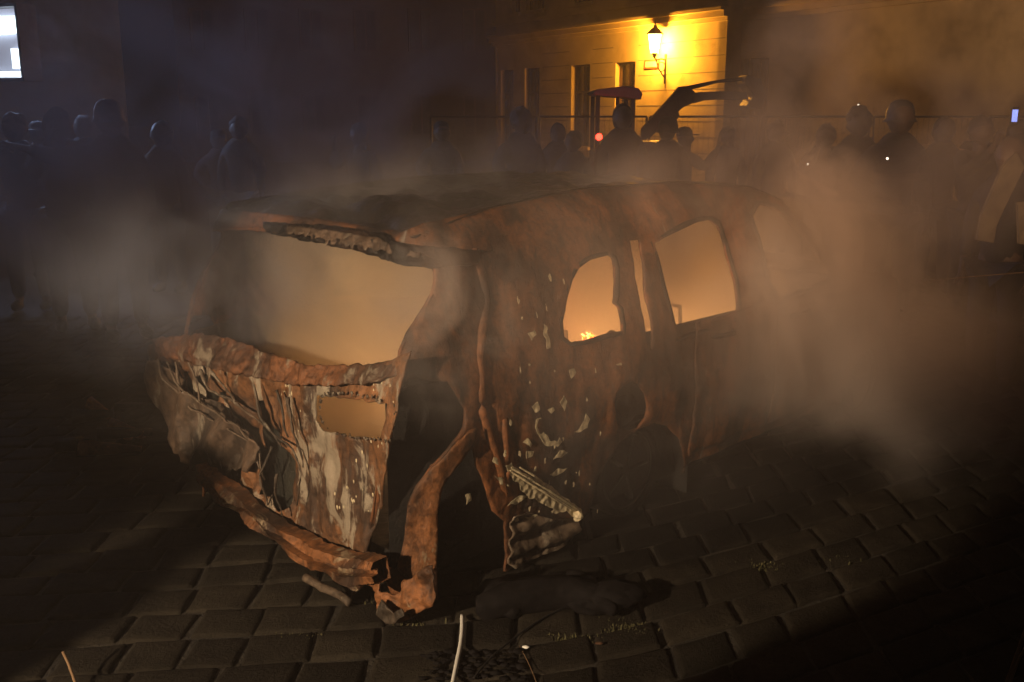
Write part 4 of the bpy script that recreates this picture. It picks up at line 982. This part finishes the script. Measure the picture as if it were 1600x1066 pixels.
    if band:
        for z in (.98, 1.22): MB().lathe([(.193 if z < 1.1 else .207, -.03), (.196 if z < 1.1 else .210, 0), (.193 if z < 1.1 else .207, .03)], (0, .005, z * k), 'z', 24).build('reflective_band', M['strip'], o_, True).scale = (1, .80, 1)
    return o_
B = math.pi
crowd = [
 # px, ytop, Y, facing, label, jacket, head, arm, band
 (20, 178, 9.5, .2, 'bystander in a dark jacket below the lit display case', 'black', 'hair', 'fold', None),
 (58, 186, 11.5, -.1, 'bystander in navy half hidden right of the display case', 'navy', 'cap', 'down', None),
 (88, 172, 8.6, .5, 'bystander with a pale grey coat and bare head, far left', 'grey', 'hair', 'phone', None),
 (128, 182, 12, 0, 'bystander in brown coat left of the striped firefighter', 'brown', 'hair', 'down', None),
 (168, 152, 8.2, .6, 'firefighter with helmet and reflective stripes in the left smoke', 'fire', 'helmet', 'out', 'silver'),
 (250, 186, 10.5, -.2, 'bystander in olive jacket right of the striped firefighter', 'olive', 'hood', 'down', None),
 (340, 200, 12.5, .1, 'bystander in dark red jacket in the left smoke', 'red', 'cap', 'fold', None),
 (372, 184, 12.0, 0, 'bystander in black behind the rear left corner of the car roof', 'black', 'hair', 'down', None),
 (560, 194, 12, -.3, 'bystander in navy above the left half of the car roof', 'navy', 'hair', 'phone', None),
 (690, 186, 12.5, .2, 'bystander in black left of the lamp-lit wall', 'black', 'cap', 'fold', None),
 (815, 170, 11, .5, 'tall bystander silhouetted against the paired windows', 'black', 'hair', 'fold', None),
 (872, 190, 13.5, 0, 'broad hooded bystander silhouetted left of the digger cab', 'brown', 'hood', 'down', None),
 (896, 206, 11.5, -.4, 'short bystander left of the red tail light', 'navy', 'hair', 'down', None),
 (974, 160, 11.5, 0, 'tall hooded figure standing in front of the digger cab', 'black', 'hood', 'down', None),
 (1044, 181, 11.5, -.5, 'firefighter in helmet silhouetted under the digger boom', 'fire', 'helmet', 'down', None),
 (1070, 196, 12.5, B / 2 + .2, 'man in a cap holding up a phone under the boom', 'black', 'cap', 'phone', None),
 (1138, 200, 13, 0, 'bystander in grey before the dark gate', 'grey', 'hair', 'down', None),
 (1215, 190, 12, .2, 'bystander in navy right of the dark gate, in smoke', 'navy', 'hair', 'down', None),
 (1292, 196, 11, -.2, 'bystander in black behind the bright smoke plume', 'black', 'hair', 'phone', None),
 (1345, 168, 9.5, .1, 'bystander in olive left of the tall firefighter', 'olive', 'hair', 'down', None),
 (1410, 148, 8.5, -.1, 'tall firefighter in dark coat and helmet right of the plume', 'fire', 'helmet', 'fold', 'silver'),
 (1478, 180, 10.5, 0, 'bystander in brown between the tall firefighter and right edge', 'brown', 'hood', 'down', None),
 (1536, 184, 9.6, .1, 'bystander in black near the blue phone screen', 'black', 'hair', 'phone', None),
]
cg = 'onlookers and firefighters behind the wreck'
for a in crowd: person(a[0], a[1], a[2], a[3], a[4], a[5], a[6], a[7], cg, a[8])
rp = person(1585, 205, 6.6, -.9, 'person with pale yellow bands on a dark coat at the right edge', 'fire', 'hood', 'down', cg, None, 'down')
_i = rp.matrix_basis.inverted() if False else (Matrix.Translation(rp.location) @ Matrix.Rotation(-.9, 4, 'Z')).inverted()
for pl in ([(1588, 240), (1599, 262), (1566, 330), (1556, 352), (1552, 378), (1528, 374), (1534, 340), (1556, 290), (1568, 262)], [(1592, 318), (1610, 316), (1610, 382), (1594, 380)]):
    pts_ = [atY(a, b_, 6.38) for a, b_ in pl]; n_ = len(pts_)
    MB().add([_i @ q for q in pts_] + [_i @ (q + Vector((0, .03, 0))) for q in pts_], [tuple(range(n_)), tuple(range(n_, 2 * n_))[::-1]] + [(i, (i + 1) % n_, n_ + (i + 1) % n_, n_ + i) for i in range(n_)]).build('reflective_band', M['strip'], rp, bevel=.006)
# unseen onlooker added before the floodlight, to shade the street on the right
shade_onlooker = person(800, 178, 12, 0, 'onlooker added outside the frame left of the camera to cast shade', 'black', 'hair', 'fold', cg)
shade_onlooker.location = (-1.52, .42, 0)
for x_, y_, r_, lb_ in ((-3.15, .65, .5, 'added shade-casting onlooker farther out of frame at the left of the camera'), (-3.75, .95, -.4, 'added shade-casting onlooker farthest out of frame at the left of the camera')):  # unseen figures added to shade the stones at the left
    po = person(800, 178, 12, r_, lb_, 'navy', 'cap', 'down', cg); po.location = (x_, y_, 0)
# blue lit phone held up near the right edge
q = atY(1585, 181, 8.6)
ph = empty('phone', q, .2, label='lit blue phone screen held up near the right edge', cat='phone')
MB().box((-.038, -.004, -.075), (.038, .005, .075)).build('phone_case', M['dark'], ph, bevel=.004); M['scr'] = emis('phone_screen', (.25, .35, 1.0), 1.6)
MB().box((-.026, -.0065, -.05), (.026, -.0045, .05)).build('screen', M['scr'], ph)
pq = person(1600, 190, 8.9, .4, 'dark figure raising the blue phone at the right edge', 'black', 'hair', 'phone', cg)
# head torches / small lights
for (x_, y_, Y_, e_, lbl) in ((1262, 256, 10.6, 5, 'small white torch glint right of the plume'), (1386, 247, 8.1, 4, 'bright metal torch held before the tall firefighter'), (1341, 164, 20, 2, 'tiny distant lamp high on the right wall')):
    q = atY(x_, y_, Y_); t_ = empty('torch', q, label=lbl, cat='torch'); mE = emis('torch_light', (1, .85, .65), e_)
    MB().tube([(0, 0, 0), (.03, -.01, .045)], [.009, .011], 8).build('torch_body', M['dark'], t_, True); MB().ball((-.002, -.012, -.004), .010 if Y_ < 15 else .02, 2).build('bulb', mE, t_, True)

# ================================================================== SMOKE
def smoke(name, label, c_, h_, dens, colr=(.78, .705, .66), ns=1.2, thr=.42, sharp=5.0, off=0, aniso=.1, plain_=False, rot=0, soft=.55, stretch=(1, 1, 1)):
    m_ = bpy.data.materials.new(name); m_.use_nodes = True; n_ = m_.node_tree; n_.nodes.clear()
    out = N(n_, "ShaderNodeOutputMaterial"); pv = N(n_, "ShaderNodeVolumePrincipled"); pv.inputs['Color'].default_value = (*colr, 1); pv.inputs['Anisotropy'].default_value = aniso; pv.inputs['Density'].default_value = dens
    n_.links.new(pv.outputs[0], out.inputs['Volume'])
    if plain_:
        nz = tex(n_, scale=stretch, off=(2, 5, 1), ns=1.6, det=4, rough=.55, dist=1.5)
        g_ = N(n_, "ShaderNodeMapRange"); g_.inputs[1].default_value = .36; g_.inputs[2].default_value = .64; g_.inputs[3].default_value = dens * .2; g_.inputs[4].default_value = dens * 2.6; n_.links.new(nz, g_.inputs[0]); n_.links.new(g_.outputs[0], pv.inputs['Density'])
    if not plain_:
        tc_ = N(n_, "ShaderNodeTexCoord"); sc2_ = N(n_, "ShaderNodeVectorMath", operation='DIVIDE'); sc2_.inputs[1].default_value = h_; n_.links.new(tc_.outputs['Object'], sc2_.inputs[0])
        ln_ = N(n_, "ShaderNodeVectorMath", operation='LENGTH'); n_.links.new(sc2_.outputs[0], ln_.inputs[0])
        f_ = N(n_, "ShaderNodeMapRange"); f_.interpolation_type = 'SMOOTHSTEP'; f_.inputs[1].default_value = soft * .35; f_.inputs[2].default_value = .98; f_.inputs[3].default_value = 1; f_.inputs[4].default_value = 0; n_.links.new(ln_.outputs['Value'], f_.inputs[0])
        nz = tex(n_, scale=stretch, off=(off, off * .37, off * .11), ns=ns, det=5, rough=.58, dist=1.1)
        g_ = N(n_, "ShaderNodeMapRange"); g_.inputs[1].default_value = thr; g_.inputs[2].default_value = thr + 1 / sharp; g_.inputs[3].default_value = 0.04; g_.inputs[4].default_value = 1; n_.links.new(nz, g_.inputs[0])
        a_ = N(n_, "ShaderNodeMath", operation='MULTIPLY'); n_.links.new(f_.outputs[0], a_.inputs[0]); n_.links.new(g_.outputs[0], a_.inputs[1])
        b2 = N(n_, "ShaderNodeMath", operation='MULTIPLY'); b2.inputs[1].default_value = dens; n_.links.new(a_.outputs[0], b2.inputs[0]); n_.links.new(b2.outputs[0], pv.inputs['Density'])
    o_ = MB().box((-h_[0], -h_[1], -h_[2]), h_).build(name, m_); o_.location = c_; o_.rotation_euler.z = rot
    return tag(o_, label, 'smoke', kind='stuff')
# smoke filling the cabin
cc = car_w(W / 2, 1.78, .85)
smoke('smoke', 'thick smoke filling the burnt car cabin', cc, (W / 2 - .27, 1.44, .53), 2.6, (.88, .71, .50), plain_=True, rot=-(math.pi / 2 - A), aniso=0)
puffs = [
 (1235, 365, 4.75, (.55, .50, .66), 7.5, 1.8, .44, 6, 3, 'brightest orange puff billowing beside the front side window'),
 (1300, 520, 4.6, (.90, .65, .62), 4.5, 1.6, .43, 6, 5, 'broad tan smoke bank rolling off the right side of the car'),
 (1345, 400, 5.0, (.75, .55, .60), 2.4, 1.7, .46, 6, 8, 'thinning brown smoke behind the tan bank'),
 (1500, 600, 4.5, (1.1, .7, .60), 2.2, 1.5, .44, 5, 9, 'low smoke drifting along the ground to the right edge'),
 (1235, 140, 5.6, (.60, .60, 1.05), 1.5, 1.5, .45, 6, 61, 'smoke column climbing past the dark gate'),
 (1150, 255, 5.6, (.55, .55, .50), 1.6, 1.8, .45, 6, 11, 'smoke curling up over the front of the roof'),
 (240, 400, 4.2, (1.25, .75, .60) , 2.6, 1.5, .44, 5, 7, 'grey smoke drifting over the left end of the wreck'),
 (130, 300, 6.4, (1.7, .8, .62), 2.0, 1.2, .42, 5, 87, 'grey smoke hiding the onlookers at the far left'),
 (60, 290, 5.0, (1.0, .8, .60), .8, 1.3, .45, 5, 17, 'bluish smoke at the left edge'),
 (695, 500, 2.95, (.32, .22, .44), 3.4, 3.6, .46, 7, 21, 'thin wisp of smoke before the rear corner of the car'),
 (500, 300, 4.7, (.60, .40, .36), 2.4, 2.2, .46, 7, 37, 'grey smoke trailing over the rear half of the roof'),
 (1010, 300, 4.9, (.60, .45, .36), 2.2, 2.0, .45, 7, 47, 'brown smoke trailing over the front half of the roof'),
 (690, 300, 4.6, (.45, .35, .42), 2.8, 2.4, .47, 7, 27, 'thin smoke curl above the middle of the roof'),
 (420, 200, 6.6, (3.1, 1.1, 1.3), 1.7, 1.0, .47, 6, 31, 'high grey smoke bank behind the wreck'),
 (1450, 270, 6.0, (1.3, .7, .9), 1.1, 1.2, .42, 5, 71, 'brown smoke veiling the onlookers at the right'),
 (860, 470, 4.4, (2.6, 1.8, 1.1), .60, 1.3, .42, 5, 51, 'thin general smoke hanging round the wreck'),
]
for x_, y_, Y_, h_, d_, ns_, th_, sh_, of_, lb_ in puffs:
    smoke('smoke', lb_, atY(x_, y_, Y_), h_, d_, ns=ns_, thr=th_, sharp=sh_, off=of_, colr=(.60, .64, .78) if x_ < 450 else (.78, .705, .66))
# haze in the night air
hz_ = bpy.data.materials.new('haze'); hz_.use_nodes = True; n_ = hz_.node_tree; n_.nodes.clear(); out = N(n_, "ShaderNodeOutputMaterial"); pv = N(n_, "ShaderNodeVolumePrincipled"); pv.inputs['Density'].default_value = .005; pv.inputs['Color'].default_value = (.8, .8, .82, 1); n_.links.new(pv.outputs[0], out.inputs['Volume'])
tag(MB().box((-125, -45, -1), (125, 165, 20)).build('haze', hz_), 'thin night haze', kind='stuff')
